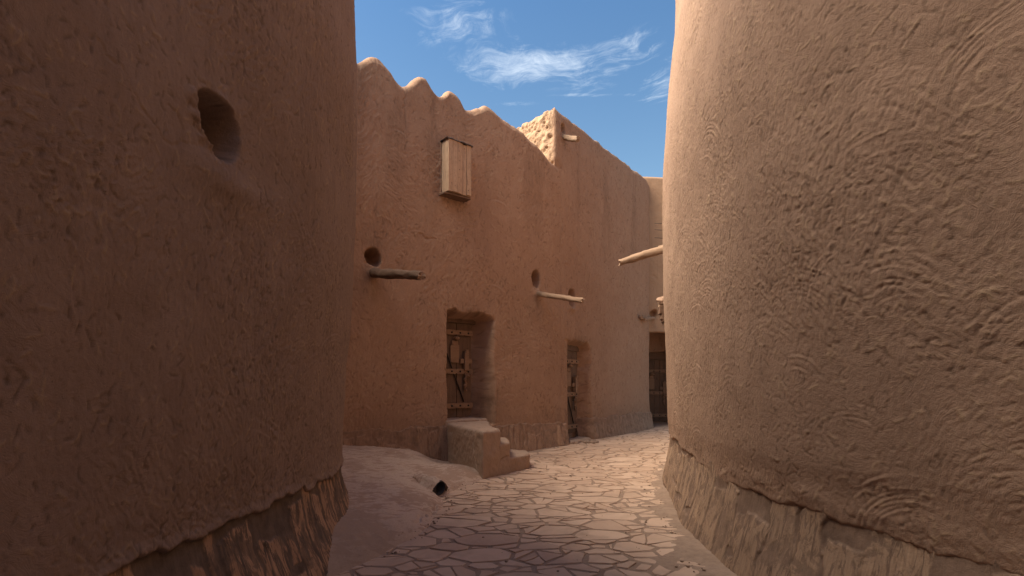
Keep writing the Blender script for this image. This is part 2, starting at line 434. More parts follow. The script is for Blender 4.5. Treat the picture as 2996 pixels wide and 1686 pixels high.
def crack2(S, Z, pts, wd=.006, dep=.006):
    best = np.full(S.shape, 9.); x0, x1 = min(p[0] for p in pts)-.1, max(p[0] for p in pts)+.1; z0, z1 = min(p[1] for p in pts)-.1, max(p[1] for p in pts)+.1
    k = (S > x0) & (S < x1) & (Z > z0) & (Z < z1); a, b = S[k], Z[k]
    if not a.size: return 0*S
    aw = a+.03*fbm(a*14, b*14, 0, 55, 3); bw = b+.03*fbm(a*14, b*14, 4, 56, 3); d = np.full(a.shape, 9.)
    for (ax, ay), (bx, by) in zip(pts[:-1], pts[1:]):
        dx, dy = bx-ax, by-ay; t = np.clip(((aw-ax)*dx+(bw-ay)*dy)/(dx*dx+dy*dy), 0, 1); d = np.minimum(d, np.hypot(aw-ax-t*dx, bw-ay-t*dy))
    best[k] = d
    return -dep*np.exp(-(best/wd)**2)
def linspace_dense(a, b, h, zones=()):
    """samples a..b at step h; finer inside zones (z0,z1,h2)"""
    out = [a]
    while out[-1] < b:
        st = h
        for q in zones:
            if q[0] <= out[-1] <= q[1]: st = min(st, q[2])
        out.append(out[-1]+st)
    return np.array(out)

def wall(name, cv, sarr, zarr, rel, off, mat, parent, ztop=None, thick=.4, flip=False, inside=1.2, amp=1.0, lump=.022, stain_shade=None):
    """continuous plastered wall: face rows, rounded top, back face"""
    H, T, h, sbase = rel
    S = np.repeat(sarr[:, None], len(zarr), 1)
    zt = ztop(sarr) if ztop else np.full(len(sarr), zarr[-1])
    r = thick/2
    zmax = zarr[-1]
    Z = zarr[None]*np.ones_like(S)
    k = Z > zmax*.55
    zb = zmax*.55
    Z = np.where(k, zb+(Z-zb)*((zt[:, None]-r-zb)/(zmax-zb)), Z)
    X0, Y0, NX, NY = cv.at(S)
    O = off(S, Z) + amp*sample(H, h, S-sbase, Z) + lumps(X0, Y0, Z, lump)
    # cap rows
    th = np.linspace(0, math.pi, 16)[1:]
    So = sarr[:, None]*np.ones((1, len(th)+2)); ct = O[:, -1:]
    capO = np.concatenate([-(r*(1-np.cos(th)))[None]*np.ones((len(sarr), 1)), np.full((len(sarr), 2), -thick)-np.array([[.02, .04]])], 1)
    capZ = np.concatenate([zt[:, None]-r+(r*np.sin(th))[None], zt[:, None]-r-np.array([[.5, inside]])], 1)
    cx, cy, cnx, cny = cv.at(So)
    nz = .018*fbm(cx*3+cnx*capO*3, cy*3, capZ*3, 13, 4)
    Sx = np.concatenate([S, So], 1); Zx = np.concatenate([Z, capZ+nz], 1); Ox = np.concatenate([O, capO+ct+nz], 1)
    X0, Y0, NX, NY = cv.at(Sx)
    P = np.stack([X0+NX*Ox, Y0+NY*Ox, Zx], -1)
    Tm = np.concatenate([sample(T, h, S-sbase, Z), np.zeros_like(So)], 1)
    sz = np.stack([Sx, Zx-np.minimum(0, 0), np.zeros_like(Sx)], -1); sz[:, len(zarr):, 1] -= capO
    Sn = stain_shade(Sx, Zx) if stain_shade else 0*Sx
    me = grid_mesh(P, {'sz': sz, 'straw': Tm, 'stain_shade': Sn}, flip)
    return link(name, me, mat, parent)

def plinth(name, cv, s0, s1, h, top, flare, prot, seed, mat, parent, flip=False, wmin=.07, wmax=.26, zbot=-.08, gap=.012, relief=.02, ground=None, off=None, ztilt=0, zcut=0):
    """band of upright stone slabs pointed with mud"""
    rg = np.random.RandomState(seed)
    sarr = np.arange(s0, s1, h); zarr = np.arange(zbot, top+.12, h)
    S, Z = np.meshgrid(sarr, zarr, indexing='ij')
    e = [s0-.3]
    while e[-1] < s1+.3: e.append(e[-1]+rg.uniform(wmin, wmax))
    e = np.array(e)
    Sw = S+.035*fbm(S*2, Z*5, 0, seed, 3)+ztilt*(Z-top*.5)
    k = np.clip(np.searchsorted(e, Sw)-1, 0, len(e)-2)
    tp = rg.uniform(.55, 1.05, len(e))*top; lo = rg.uniform(-.3, .35, len(e))*top; hgt = rg.rand(len(e)); rr = rg.rand(len(e)); slope = rg.normal(0, .1, len(e))
    dL = Sw-e[k]; dR = e[k+1]-Sw
    low = Z < lo[k]
    dz = np.where(low, lo[k]-.02-Z, np.minimum(tp[k]+slope[k]*dL*3-Z, Z-lo[k]-.02))
    d = np.minimum(np.minimum(dL, dR), dz)+.014*fbm(S*14, Z*9, 1, seed+2, 3)-gap
    st = sstep(0, .012, d)
    jag = top+.03*fbm(S*3, 0*S, 0, seed+4, 4)+.02*vn(S*16, 0*S, 0, seed+5)
    body = prot+flare*np.clip(1-Z/top, 0, 1)**1.4
    O = body+st*relief*(.35+.9*hgt[k])+.003*fbm(S*30, Z*7, 2, seed+6, 3)+.008*fbm(S*4, Z*3, 3, seed+7, 3)
    O = np.where(Z > jag+zcut, O-(Z-jag-zcut)*3.0, O) if not zcut else O-sstep(top-.02, top+.08, Z)*.08
    X0, Y0, NX, NY = cv.at(S)
    O = O+lumps(X0, Y0, Z)
    if off is not None: O = O+off(S, Z)
    P = np.stack([X0+NX*O, Y0+NY*O, Z], -1)
    rn_ = (rr[k]+.37*low) % 1.0
    me = grid_mesh(P, {'sz': np.stack([S, Z, 0*S], -1), 'stone': st*(1-sstep(jag-.05, jag, Z)), 'rnd': rn_}, flip)
    return link(name, me, mat, parent)

# ---- left rounded wall -------------------------------------------------
cvL = Curve([(-1.78, -8), (-1.77, -4), (-1.75, 0), (-1.75, 2), (-1.745, 3.4), (-1.735, 4.3), (-1.80, 5.1), (-2.02, 5.75), (-2.5, 6.3), (-3.3, 6.6), (-4.6, 6.7), (-7, 6.8), (-10, 7)])  # far left end extended out of view to shade the middle house
left = empty('round_wall', (-2.2, 3, 0), 'dark umber mud plaster wall with one deep round hole, in the left foreground', 'wall')
sL0 = cvL.s_at(-1.75, .8)
hL = .0082
rel = trowel_relief(cvL.L-sL0, 9.6, hL, 3, straw=620, arc=1.2, pits=60, lic=.0020, vert=.6, arc_r=(.3, 1.1), arc_a=.0045, slen=.62)
def jagL(S): return .69+.035*fbm(S*3, 0*S, 0, 41, 4)+.022*vn(S*15, 0*S, 0, 46)
def offL0(S, Z):
    Y = cvL.at(S)[1]
    o = .16*sstep(.9, -.3, Z) - .035*Z*.4
    o = o + .05*np.exp(-((Z-2.9)/1.0)**2) - .085*sstep(4., 6.5, Z)
    o = o + np.interp(Z, [.4, .8, 1.4, 2., 3., 3.6, 4.2, 4.8, 5.6, 7], [.04, .085, .12, .147, .175, .228, .286, .312, .345, .40])*sstep(2.2, 4.4, Y)
    sh = cvL.s_at(-1.75, 2.97)
    o = o + hole(S, Z, sh-.01, 3.04, .15, .14, .55, .012, .07, wob=.05)
    o = o + .03*np.exp(-(((S-sh-.1)/.35)**2+((Z-2.74)/.10)**2))               # swollen lip under the hole
    o = o+crack2(S, Z, [(sh-.16, 2.86), (sh-.26, 2.84), (sh-.30, 2.76), (sh-.44, 2.79), (sh-.62, 2.88), (sh-.85, 3.02)])+crack2(S, Z, [(sh-.26, 2.84), (sh-.30, 2.93), (sh-.38, 2.96)])
    o = o - .02*np.exp(-(((S-sh-.45)/.25)**2+((Z-3.0)/.6)**2))
    return o
def offL(S, Z): return offL0(S, Z)-.055*sstep(.02, -.012, Z-jagL(S))+.012*np.exp(-((Z-jagL(S)-.03)/.03)**2)
def ztopL(s): return np.interp(cvL.at(s)[1], [1, 3.2, 5.0, 6.2, 7], [11.5, 10.2, 7.6, 7.0, 7.0])  # raised above the frame near the viewer to shade the right tower
hiS = np.concatenate([np.arange(0, sL0, .25), np.arange(sL0, cvL.s_at(-3.0, 6.5), hL), np.arange(cvL.s_at(-3.0, 6.5)+.03, cvL.L, .1)])
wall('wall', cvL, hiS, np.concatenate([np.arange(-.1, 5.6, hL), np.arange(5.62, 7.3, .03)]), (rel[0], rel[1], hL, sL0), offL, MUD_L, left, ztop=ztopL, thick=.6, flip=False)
plinth('plinth', cvL, cvL.s_at(-1.75, 1.2), cvL.s_at(-3.2, 6.6), .008, .74, .12, -.02, 41, PL_L, left, wmin=.08, wmax=.30, gap=.014, relief=.010, ztilt=.10, zcut=.03, off=offL0)

# ---- right rounded tower -------------------------------------------------
cvR = Curve([(5.6, 12.2), (4.6, 11.3), (3.62, 10.6), (2.98, 9.6), (2.50, 8.35), (2.17, 7.0), (1.985, 5.9), (1.90, 4.8), (1.885, 4.1), (1.96, 3.45), (2.18, 2.95), (2.45, 2.45), (2.7, 1.7), (2.8, .5), (2.8, -3), (2.8, -8)])
right = empty('round_tower', (4, 6, 0), 'tall sand coloured mud tower with swirling trowel marks, filling the right foreground', 'tower')
hR = .0082
sR1 = cvR.s_at(2.76, 1.2)
rel = trowel_relief(sR1+.5, 9.6, hR, 8, straw=560, arc=3.2, pits=60, lic=.0019, vert=.4, arc_r=(.3, .95), arc_a=.0058, slen=.8, sa=.0042)
def jagR(S): return .76-.12*sstep(cvR.s_at(2.2, 7.), cvR.s_at(1.9, 4.6), S)-.05*sstep(cvR.s_at(1.96, 3.45), cvR.s_at(2.45, 2.45), S)+.03*fbm(S*3, 0*S, 0, 52, 4)+.010*vn(S*15, 0*S, 0, 57)
def offR0(S, Z):
    near = sstep(cvR.s_at(2.3, 7.), cvR.s_at(1.9, 4.4), S)
    o = .04*sstep(.9, -.3, Z) + .07*np.exp(-((Z-3.4)/1.5)**2) - .16*sstep(4.0, 8.6, Z) - .03
    o = o - .05*near*sstep(1, 4, Z)
    o = o + .012*np.exp(-((Z-jagR(S)-.10)/.07)**2)*near*(.5+.8*vn(S*4, Z*6, 0, 5))
    o = o + np.interp(Z, [.6, 1, 3.4, 4.6, 5.4, 6.2, 7., 8], [-.05, -.02, -.025, .03, .05, .04, -.01, .0])      # ragged roll of plaster over the plinth
    return o
def offR(S, Z): return offR0(S, Z)-.034*sstep(.02, -.012, Z-jagR(S))+.004*np.exp(-((Z-jagR(S)-.03)/.03)**2)
sarr = np.concatenate([np.arange(0, cvR.s_at(3.3, 9.9), .08), np.arange(cvR.s_at(3.3, 9.9)+.02, sR1, hR), np.arange(sR1+.03, cvR.L, .25)])
wall('wall', cvR, sarr, np.concatenate([np.arange(-.1, 5.4, hR), np.arange(5.41, 9.4, .016)]), (rel[0], rel[1], hR, 0), offR, MUD_R, right, thick=.6, flip=False)
plinth('plinth', cvR, cvR.s_at(3.6, 10.4), cvR.s_at(2.75, 1.4), .009, .80, .09, -.02, 52, PL_R, right, wmin=.09, wmax=.4, gap=.005, relief=.012, zcut=.03, off=lambda S, Z: offR0(S, Z)+.10*sstep(cvR.s_at(2.2, 7.), cvR.s_at(1.9, 4.6), S)*np.clip(1-Z/.75, 0, 1)**1.3)

# ---- middle house with merlons ---------------------------------------------
A0, A1, A2 = (-6.2, 5.82), (1.0, 11.8), (4.12, 15.72)
cvM = Curve([A0, (-3.4, 8.14), (-.6, 10.47), (0, 10.965), (.45, 11.34), (.80, 11.665), (1.02, 11.885), (1.35, 12.25), (2.2, 13.31)])
house = empty('mud_house', (-1.2, 10.2, 0), 'clay brown mud house with rounded merlons, a plank shutter high up and a raised door', 'house')
def sx(x): return cvM.s_at_x(x)
tips = [(-4.9, .22, .45), (-4.1, .22, .45), (-3.35, .24, .45), (-2.83, .15, .50), (-2.37, .21, .47), (-1.66, .19, .45), (-1.13, .18, .46)]
tips_s = [(sx(a), b*1.3, c) for a, b, c in tips]
sA = cvM.s_at_x(1.0)
s4 = sx(-.47)
def ztopM(s):
    z = np.full_like(s, 7.03)
    for c, b, a in tips_s: z = np.maximum(z, 7.03+(a-.15)*np.exp(-(np.abs(s-c)/b)**2.2))
    ramp = np.interp(s, [s4-.75, s4-.62, s4-.3, s4-.06, s4, s4+.25, s4+.8, sA-.3, sA, sA+3], [0, 7.03, 7.18, 7.33, 7.36, 7.26, 7.12, 6.86, 6.70, 6.5])
    z = np.where(s > s4-.62, ramp, z)
    k = np.ones(9)/9; z2 = np.convolve(np.r_[np.full(4, z[0]), z, np.full(4, z[-1])], k, 'valid')
    return z2+.018*fbm(s*5, 0*s, 0*s, 4, 3)
d1L, d1R = sx(-1.262), sx(-.40)
def offM(S, Z):
    o = .09*sstep(.95, .1, Z)*0 + .03*sstep(2.5, 0, Z) - .012*np.clip(Z-2, 0, 9)*0
    o = o+crack2(S, Z, [(sx(-1.95), 7.0), (sx(-1.97), 6.6), (sx(-1.93), 6.25)], .014, .016)+crack2(S, Z, [(sx(-1.75), 4.35), (sx(-1.6), 4.28), (sx(-1.45), 4.29)], .012, .016)
    o = o-.04*sstep(sA-.1, sA+.5, S)
    o = o+recess(S, Z, d1L, d1R, .70, 2.92, .55, .02, .34, .17)
    o = o+hole(S, Z, sx(-2.43)-.02, 3.76, .12, .125, .38, .015, .07)
    o = o+hole(S, Z, sx(.53), 3.87, .10, .155, .3, .02, .07)
    o = o+hole(S, Z, sx(-1.1), 5.70, .30, .46, .16, .02, .03)                  # behind the shutter
    for (x, z) in ((-2.43, 3.5), (.57, 3.56)):                                     # mud packed round the log
        o = o+.05*np.exp(-(((S-sx(x))/.11)**2+((Z-z+.01)/.11)**2))
    return o
def dark_spot(S, Z, s, z, rs, rz): return np.exp(-(((S-s)/rs)**2+((Z-z)/rz)**2))
def stain_shadeM(S, Z):  # soot and rain streaks, with shade painted in by holes, spouts and openings
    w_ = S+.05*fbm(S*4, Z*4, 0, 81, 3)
    o = .8*dark_spot(w_, Z, sx(-2.43)+.02, 3.98, .16, .16)+.7*dark_spot(w_, Z, sx(-2.43)+.05, 3.30, .12, .28)+.6*dark_spot(w_, Z, sx(.57), 3.35, .08, .2)+.5*dark_spot(w_, Z, sx(.53)+.03, 4.04, .1, .1)
    o = o+.8*dark_spot(w_, Z, (d1L+d1R)/2+.1, 3.0, .4, .10)+.9*dark_spot(w_, Z, d1R+.05, 1.15, .25, .25)+.5*dark_spot(w_, Z, sx(-1.0), 4.95, .3, .22)
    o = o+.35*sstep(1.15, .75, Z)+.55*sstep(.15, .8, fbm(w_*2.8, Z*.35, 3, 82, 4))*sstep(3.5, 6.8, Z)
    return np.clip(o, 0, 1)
def stain_shadeT(S, Z):  # same mix of stains and painted shade for the taller house
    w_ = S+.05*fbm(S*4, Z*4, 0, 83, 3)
    o = .8*dark_spot(w_, Z, (d2L+d2R)/2+.1, 2.62, .4, .10)+.6*dark_spot(w_, Z, tx(1.24), 7.70, .09, .12)+.5*dark_spot(w_, Z, tx(1.45), 3.8, .1, .12)
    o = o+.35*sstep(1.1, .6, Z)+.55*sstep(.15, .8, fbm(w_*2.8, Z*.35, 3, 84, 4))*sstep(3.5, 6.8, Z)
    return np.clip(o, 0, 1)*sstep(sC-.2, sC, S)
hM = .015
rel = trowel_relief(cvM.L+.1, 7.7, hM, 15, straw=150, arc=3.4, pits=24, lic=.0030, vert=.3, arc_r=(.14, .5), arc_a=.0075)
relM = (rel[0], rel[1], hM, 0)
sarr = np.concatenate([np.arange(0, sx(-3.8), .06), linspace_dense(sx(-3.8)+.02, sA+.52, .014, [(d1L-.06, d1L+.05, .006)])])
wall('wall', cvM, sarr, np.arange(-.1, 7.3, .0145), relM, offM, MUD_M, house, ztop=ztopM, thick=.34, inside=.6, stain_shade=stain_shadeM)
plinth('plinth', cvM, sx(-4.2), d1L-.005, .012, .73, .06, .035, 61, PL_M, house, wmin=.1, wmax=.4, gap=.008, relief=.014)
plinth('plinth', cvM, d1R-.12, sA+.0, .012, .66, .10, .045, 62, PL_M, house, wmin=.07, wmax=.25, gap=.008, relief=.014, off=lambda S, Z: recess(S, Z, d1L, d1R, -.5, 2.9, .55, .02, .34, .17))

# ---- taller house beyond --------------------------------------------------
cvT = Curve([(-1.25, 13.75), (-.3, 12.93), (.72, 12.03), (.86, 11.93), (.965, 11.86), (1.02, 11.85), (1.10, 11.93), (1.6, 12.55), (2.7, 13.93), (3.6, 15.06), (4.18, 15.80), (4.30, 16.0), (4.34, 16.4), (4.34, 17.6)])
tall = empty('mud_house', (2.6, 14.5, 0), 'taller smooth clay house with a rough sunlit side above the merlons and a street door', 'house')
def tx(x): return cvT.s_at_x(x)
sC = cvT.s_at(1.0, 11.85)
d2L, d2R = tx(1.26), tx(2.0)
sE = cvT.s_at(4.12, 15.72)
def ztopT(s):
    z = np.interp(s, [0, sC-1.2, sC-.12, sC, sC+.1, sC+2, sE-.2, sE+.05, sE+.22, sE+.4, sE+3], [7.9, 7.93, 7.98, 8.02, 7.99, 7.93, 7.88, 7.90, 7.74, 7.7, 7.7])
    return z+.035*fbm(s*6, 0*s, 0*s, 44, 4)*sstep(sC, sC-.3, s)+.012*fbm(s*3, 0*s, 0*s, 45, 3)
def offT(S, Z):
    o = .03*sstep(2.5, 0, Z)-.012-.075*sstep(6.85, 6.55, Z)*(1-sstep(sC+.05, sC+.42, S))
    o = o+recess(S, Z, d2L, d2R, .0, 2.52, .34, .05, .38, .2)
    o = o+hole(S, Z, tx(1.24)-.02, 7.56, .07, .10, .25, .02, .05)
    o = o+hole(S, Z, tx(1.45), 3.60, .12, .19, .30, .02, .07)
    o = o+.05*np.exp(-(((S-tx(1.47))/.12)**2+((Z-3.36)/.07)**2))
    o = o+.03*np.exp(-(((S-tx(1.26))/.10)**2+((Z-7.38)/.10)**2))
    side = sstep(sC-.02, sC-.16, S)
    o = o+side*(.03*fbm(S*8, Z*8, 0, 46, 4)-.05*sstep(.25, .6, vn(S*11, Z*13, 3, 47)))
    o = o+.12*sstep(.8, .0, Z)*sstep(sE-1.0, sE+.2, S)
    return o
rel = trowel_relief(cvT.L+.1, 8.3, hM, 19, straw=150, arc=3.0, pits=24, lic=.0030, vert=.4, arc_r=(.14, .5), arc_a=.0065)
sarr = np.concatenate([np.arange(0, sC-1.7, .08), np.arange(sC-1.68, sC-.1, .018), linspace_dense(sC-.09, sE+.3, .016, [(d2L-.06, d2L+.06, .007)]), np.arange(sE+.34, cvT.L, .06)])
o = wall('wall', cvT, sarr, np.arange(-.1, 8.0, .0155), (rel[0], rel[1], hM, 0), offT, MUD_M, tall, ztop=ztopT, thick=.3, inside=.6, stain_shade=stain_shadeT)
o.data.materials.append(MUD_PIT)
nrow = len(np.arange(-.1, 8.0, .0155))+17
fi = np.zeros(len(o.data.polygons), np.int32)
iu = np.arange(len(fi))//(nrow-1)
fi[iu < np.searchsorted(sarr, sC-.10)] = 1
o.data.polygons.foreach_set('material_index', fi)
plinth('plinth', cvT, sC-.02, d2L+.08, .013, .62, .13, .045, 63, PL_M, tall, wmin=.06, wmax=.22, gap=.008, relief=.015, off=lambda S, Z: recess(S, Z, d2L, d2R, -.5, 2.5, .34, .05, .38, .2))
plinth('plinth', cvT, d2R-.25, sE+.30, .013, .66, .12, .045, 64, PL_M, tall, wmin=.07, wmax=.24, gap=.008, relief=.014, off=lambda S, Z: recess(S, Z, d2L, d2R, -.5, 2.5, .34, .05, .38, .2))

# ---- end house bridging the lane ---------------------------------------------
endh = empty('mud_house', (5.5, 16.3, 0), 'ochre mud house closing the lane, its upper floor overhanging a dark doorway', 'house')
cvE = Curve([(3.6, 15.86), (4.1, 15.93), (4.6, 15.98), (6, 16.1), (9, 16.3), (13, 16.4)])
rel = trowel_relief(cvE.L+.1, 8.3, .03, 23, straw=40, arc=2.4, pits=10, lic=.004, arc_a=.006)
relE = (rel[0], rel[1], .03, 0)
def offE(S, Z):
    o = 0*S+hole(S, Z, cvE.s_at_x(4.41), 3.72, .10, .11, .2, .02, .05)
    return o
def wall_over():
    sarr = np.arange(0, cvE.L, .03); z = np.arange(3.17, 7.95, .025)
    S, Z = np.meshgrid(sarr, z, indexing='ij')
    X0, Y0, NX, NY = cvE.at(S)
    O = offE(S, Z)+sample(rel[0], .03, S, Z)+lumps(X0, Y0, Z)
    # bottom rows: underside going inward, and top rows
    def rows(zs, os):
        return np.stack([np.full(len(sarr), q) for q in zs], 1), np.stack([O[:, 0 if zs[0] < 5 else -1]+q for q in os], 1)
    zb, ob = rows([3.30, 3.22, 3.15, 3.14, 3.15], [-1.6, -.7, -.10, -.04, -.01]); zt_, ot = rows([8.0, 8.02, 8.0, 7.9, 7.2], [-.04, -.14, -.28, -.32, -.34])
    zb = zb+.02*fbm(sarr*3, 0*sarr, 0*sarr, 6, 3)[:, None]
    Z = np.concatenate([zb, Z, zt_], 1); O = np.concatenate([ob, O, ot], 1); S = np.repeat(sarr[:, None], Z.shape[1], 1)
    X0, Y0, NX, NY = cvE.at(S)
    P = np.stack([X0+NX*O, Y0+NY*O, Z], -1)
    link('wall', grid_mesh(P, {'sz': np.stack([S, Z, 0*S], -1), 'straw': 0*S}), MUD_FAR, endh)
wall_over()
cvB = Curve([(4.2, 17.25), (5, 17.3), (8, 17.5), (13, 17.6)])
rel = trowel_relief(cvB.L+.1, 3.6, .03, 24, straw=30, arc=2, pits=8, lic=.004)
def offB(S, Z): return 0*S+recess(S, Z, cvB.s_at_x(4.55), cvB.s_at_x(5.45), .22, 2.62, .18, .05, .06, .05)
wall('ground_floor_wall', cvB, np.arange(0, cvB.L, .03), np.arange(-.1, 3.5, .03), (rel[0], rel[1], .03, 0), offB, MUD_M, endh, thick=.3, inside=.2)

cvS = Curve([(5.75, 15.9), (5.72, 16.6), (5.7, 17.6)], flip=False)
wall('niche_shade_wall', cvS, np.arange(0, cvS.L, .04), np.arange(-.1, 3.3, .04), (rel[0], rel[1], .03, 0), lambda S, Z: 0*S, MUD_M, endh, thick=.3, inside=.2)  # added to darken the doorway niche, hidden behind the tower
# ---- unseen wall added behind the viewer to darken the near lane ------------------
back = empty('shade_wall', (0, -8, 0), 'plain mud wall added out of view behind the viewer to shade the lane', 'wall')
cvK = Curve([(4, -7.6), (0, -7.7), (-4, -7.6)])
zz_ = np.zeros((400, 400))
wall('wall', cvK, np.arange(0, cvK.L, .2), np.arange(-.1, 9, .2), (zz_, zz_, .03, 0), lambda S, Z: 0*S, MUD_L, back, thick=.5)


# ------------------------------------------------------------------ small builders
def bm_mesh(bm, smooth=True):
    me = bpy.data.meshes.new('m'); bmesh.ops.recalc_face_normals(bm, faces=bm.faces); bm.to_mesh(me); bm.free()
    if smooth: me.polygons.foreach_set('use_smooth', np.ones(len(me.polygons), bool))
    return me
def set_rnd(me, vals):
    at = me.attributes.new('rnd', 'FLOAT', 'FACE'); at.data.foreach_set('value', np.array(vals, np.float32))

def add_box(bm, x0, x1, y0, y1, z0, z1, bev=.006, seg=2, jit=0., rnd=None):
    r = bmesh.ops.create_cube(bm, size=1)
    vs = r['verts']
    for v in vs:
        v.co = Vector((x0 if v.co.x < 0 else x1, y0 if v.co.y < 0 else y1, z0 if v.co.z < 0 else z1)) + Vector([random.uniform(-jit, jit) for _ in range(3)])
    if bev:
        es = list({e for v in vs for e in v.link_edges})
        bmesh.ops.bevel(bm, geom=es, offset=bev, segments=seg, affect='EDGES', profile=.6)

def log_mesh(p0, p1, r0, r1, seed, bend=.02, n=40, m_=20, cut=True):
    """worn branch in local frame, x along its length"""
    L = (Vector(p1)-Vector(p0)).length
    t = np.linspace(0, 1, n); a = np.linspace(0, 2*math.pi, m_+1)
    T, A = np.meshgrid(t, a, indexing='ij')
    ca, sa = np.cos(A), np.sin(A)
    Rr = (r0+(r1-r0)*T)*(1+.16*fbm(T*L*5, ca*1.2, sa*1.2, seed, 3)+.09*vn(T*L*14, ca*3, sa*3, seed+3)-.16*np.clip(vn(T*L*2.5, ca*2.6, sa*2.6, seed+5), .25, 1)+.04)
    X = T*L; Y = Rr*ca+bend*np.sin(T*3.1+seed)-bend*math.sin(seed); Z = Rr*sa+bend*.8*np.sin(T*4.+seed*2)-bend*.8*math.sin(seed*2)
    X = X+T**8*.035*fbm(ca*2, sa*2, 0, seed+8, 2)
    bm = bmesh.new(); vs = [[bm.verts.new((X[i, j], Y[i, j], Z[i, j])) for j in range(m_)] for i in range(n)]
    for i in range(n-1):
        for j in range(m_): bm.faces.new((vs[i][j], vs[i+1][j], vs[i+1][(j+1) % m_], vs[i][(j+1) % m_]))
    me = bm_mesh(bm)
    # cut end as a sub mesh
    be = bmesh.new(); ring = vs_end = [(X[-1, j], Y[-1, j], Z[-1, j]) for j in range(m_)]
    c = np.mean(ring, 0); outer = [be.verts.new(q) for q in ring]
    inn = [be.verts.new(tuple(c+(np.array(q)-c)*.55+np.array([.008-.02*random.random(), 0, 0]))) for q in ring]; ctr = be.verts.new(tuple(c+np.array([.004, 0, 0])))
    for j in range(m_):
        k = (j+1) % m_; be.faces.new((outer[j], outer[k], inn[k], inn[j])); be.faces.new((inn[j], inn[k], ctr))
    return me, bm_mesh(be, False)
def log(name, p0, p1, r0, r1, seed, mat, parent, end_mat=None, bend=.02, label=None):
    me, en = log_mesh(p0, p1, r0, r1, seed, bend)
    o = link(name, me, mat, parent, True)
    d = (Vector(p1)-Vector(p0)).normalized()
    o.location = p0; o.rotation_euler = d.to_track_quat('X', 'Z').to_euler()
    e = link('cut_end', en, end_mat or W_END, o, False)
    if label: o['label'] = label
    return o

U = Vector((.769, .639, 0)); NM = Vector((.639, -.769, 0))
log('water_spout', (-2.43-.10, 8.94+.12, 3.53), (-1.30, 7.59, 3.09), .088, .064, 2, W_LOG, house, bend=.03, label='thick dark log spout low on the wall')
log('water_spout', (.51, 11.50, 3.585), (1.415, 10.41, 3.22), .060, .052, 5, W_LOGP, house, bend=.015, label='thin straight pale spout beside the street door')
log('water_spout', (1.18, 12.14, 7.40), (1.53, 11.86, 7.215), .064, .066, 7, W_LOGP, tall, bend=.01, label='short bright stub of a spout near the roof')
log('water_spout', (3.02, 9.40, 4.08), (2.07, 9.85, 3.87), .082, .062, 9, W_LOGP, right, bend=.008)
log('roof_beam', (4.05, 15.75, 3.55), (3.83, 15.25, 3.53), .06, .06, 11, W_LOGP, tall, bend=.01)
log('water_spout', (4.40, 15.96, 3.58), (3.98, 15.35, 3.50), .05, .04, 13, W_LOGP, endh, bend=.02)
# broken wooden bracket on the far flank of the tower, capped with mud
brk = log('broken_bracket', (2.98, 9.5, 3.02), (2.74, 9.55, 3.02), .10, .075, 15, W_LOG, right, bend=.01)
bm = bmesh.new()
for k in range(7):
    a = random.random(); x0 = 2.74+.03*k; add_box(bm, x0, x0+.035, 9.47, 9.62, 2.98-.30+.22*abs(k-3)/4+.06*a-.06, 2.99, .004, 1, .01)
link('splinters', bm_mesh(bm, False), W_LOG, right)
bm = bmesh.new(); bmesh.ops.create_icosphere(bm, subdivisions=4, radius=1)
for v in bm.verts:
    n = v.co.normalized(); v.co = Vector((n.x*.14, n.y*.15, n.z*.085))*(1+.25*float(fbm(n.x*2, n.y*2, n.z*2, 61, 3)))+Vector((2.86, 9.55, 3.10))
link('mud_cap', bm_mesh(bm), MUD_R, right)
# four thin iron spikes on the far flank of the tower
for k, (z, dz) in enumerate(((4.52, .01), (4.40, .02), (4.25, .02), (4.11, -.04))):
    bm = bmesh.new(); bmesh.ops.create_cone(bm, cap_ends=True, segments=8, radius1=.007, radius2=.005, depth=.34)
    o = link('iron_spike', bm_mesh(bm), IRON, right, True); o.location = (2.82, 9.52, z); o.rotation_euler = (0, R(-90)+dz*3, 0)

# ---- plank shutter box -------------------------------------------------------
def frame_obj(name, origin, xdir, parent):
    o = bpy.data.objects.new(name, None); return o
def place(o, origin, xdir):
    x = Vector(xdir).normalized(); z = Vector((0, 0, 1)); y = z.cross(x)
    m = Matrix((x, y, z)).transposed(); o.location = origin; o.rotation_euler = m.to_euler(); return o
random.seed(4)
# local frame: x along wall to the right, -y outwards
bm = bmesh.new(); rv = []
W_, D_, Hh = .535, .20, .98
xs = [0, .10, .215, .275, .34, .43, .535]
def planks(bm, xs, y0, y1, z0, z1, rv, lean=0.):
    for i in range(len(xs)-1):
        n0 = len(bm.faces); zz0 = z0+random.uniform(-.012, .012)
        add_box(bm, xs[i]+.003, xs[i+1]-.003, y0+random.uniform(-.014, .012), y1, zz0, z1+random.uniform(-.02, .01), .004, 2, .004)
        rv += [random.random()]*(len(bm.faces)-n0)
planks(bm, xs, -D_-.02, -D_+.012, 0, Hh, rv)
n0 = len(bm.faces); add_box(bm, .0, .022, -D_+.014, .06, 0, Hh, .004, 2); rv += [.2]*(len(bm.faces)-n0)
n0 = len(bm.faces); add_box(bm, W_-.022, W_, -D_+.014, .06, 0, Hh, .004, 2); rv += [.6]*(len(bm.faces)-n0)
n0 = len(bm.faces); add_box(bm, .024, W_-.024, -D_+.02, .06, -.0, .03, .004, 2); rv += [.9]*(len(bm.faces)-n0)
me = bm_mesh(bm, False); set_rnd(me, rv)
sh = link('window_shutter', me, W_SHUT, house, True); place(sh, (-1.345, 9.83, 5.20), U)
bm = bmesh.new()
nx = 30
for k in range(2):
    pass
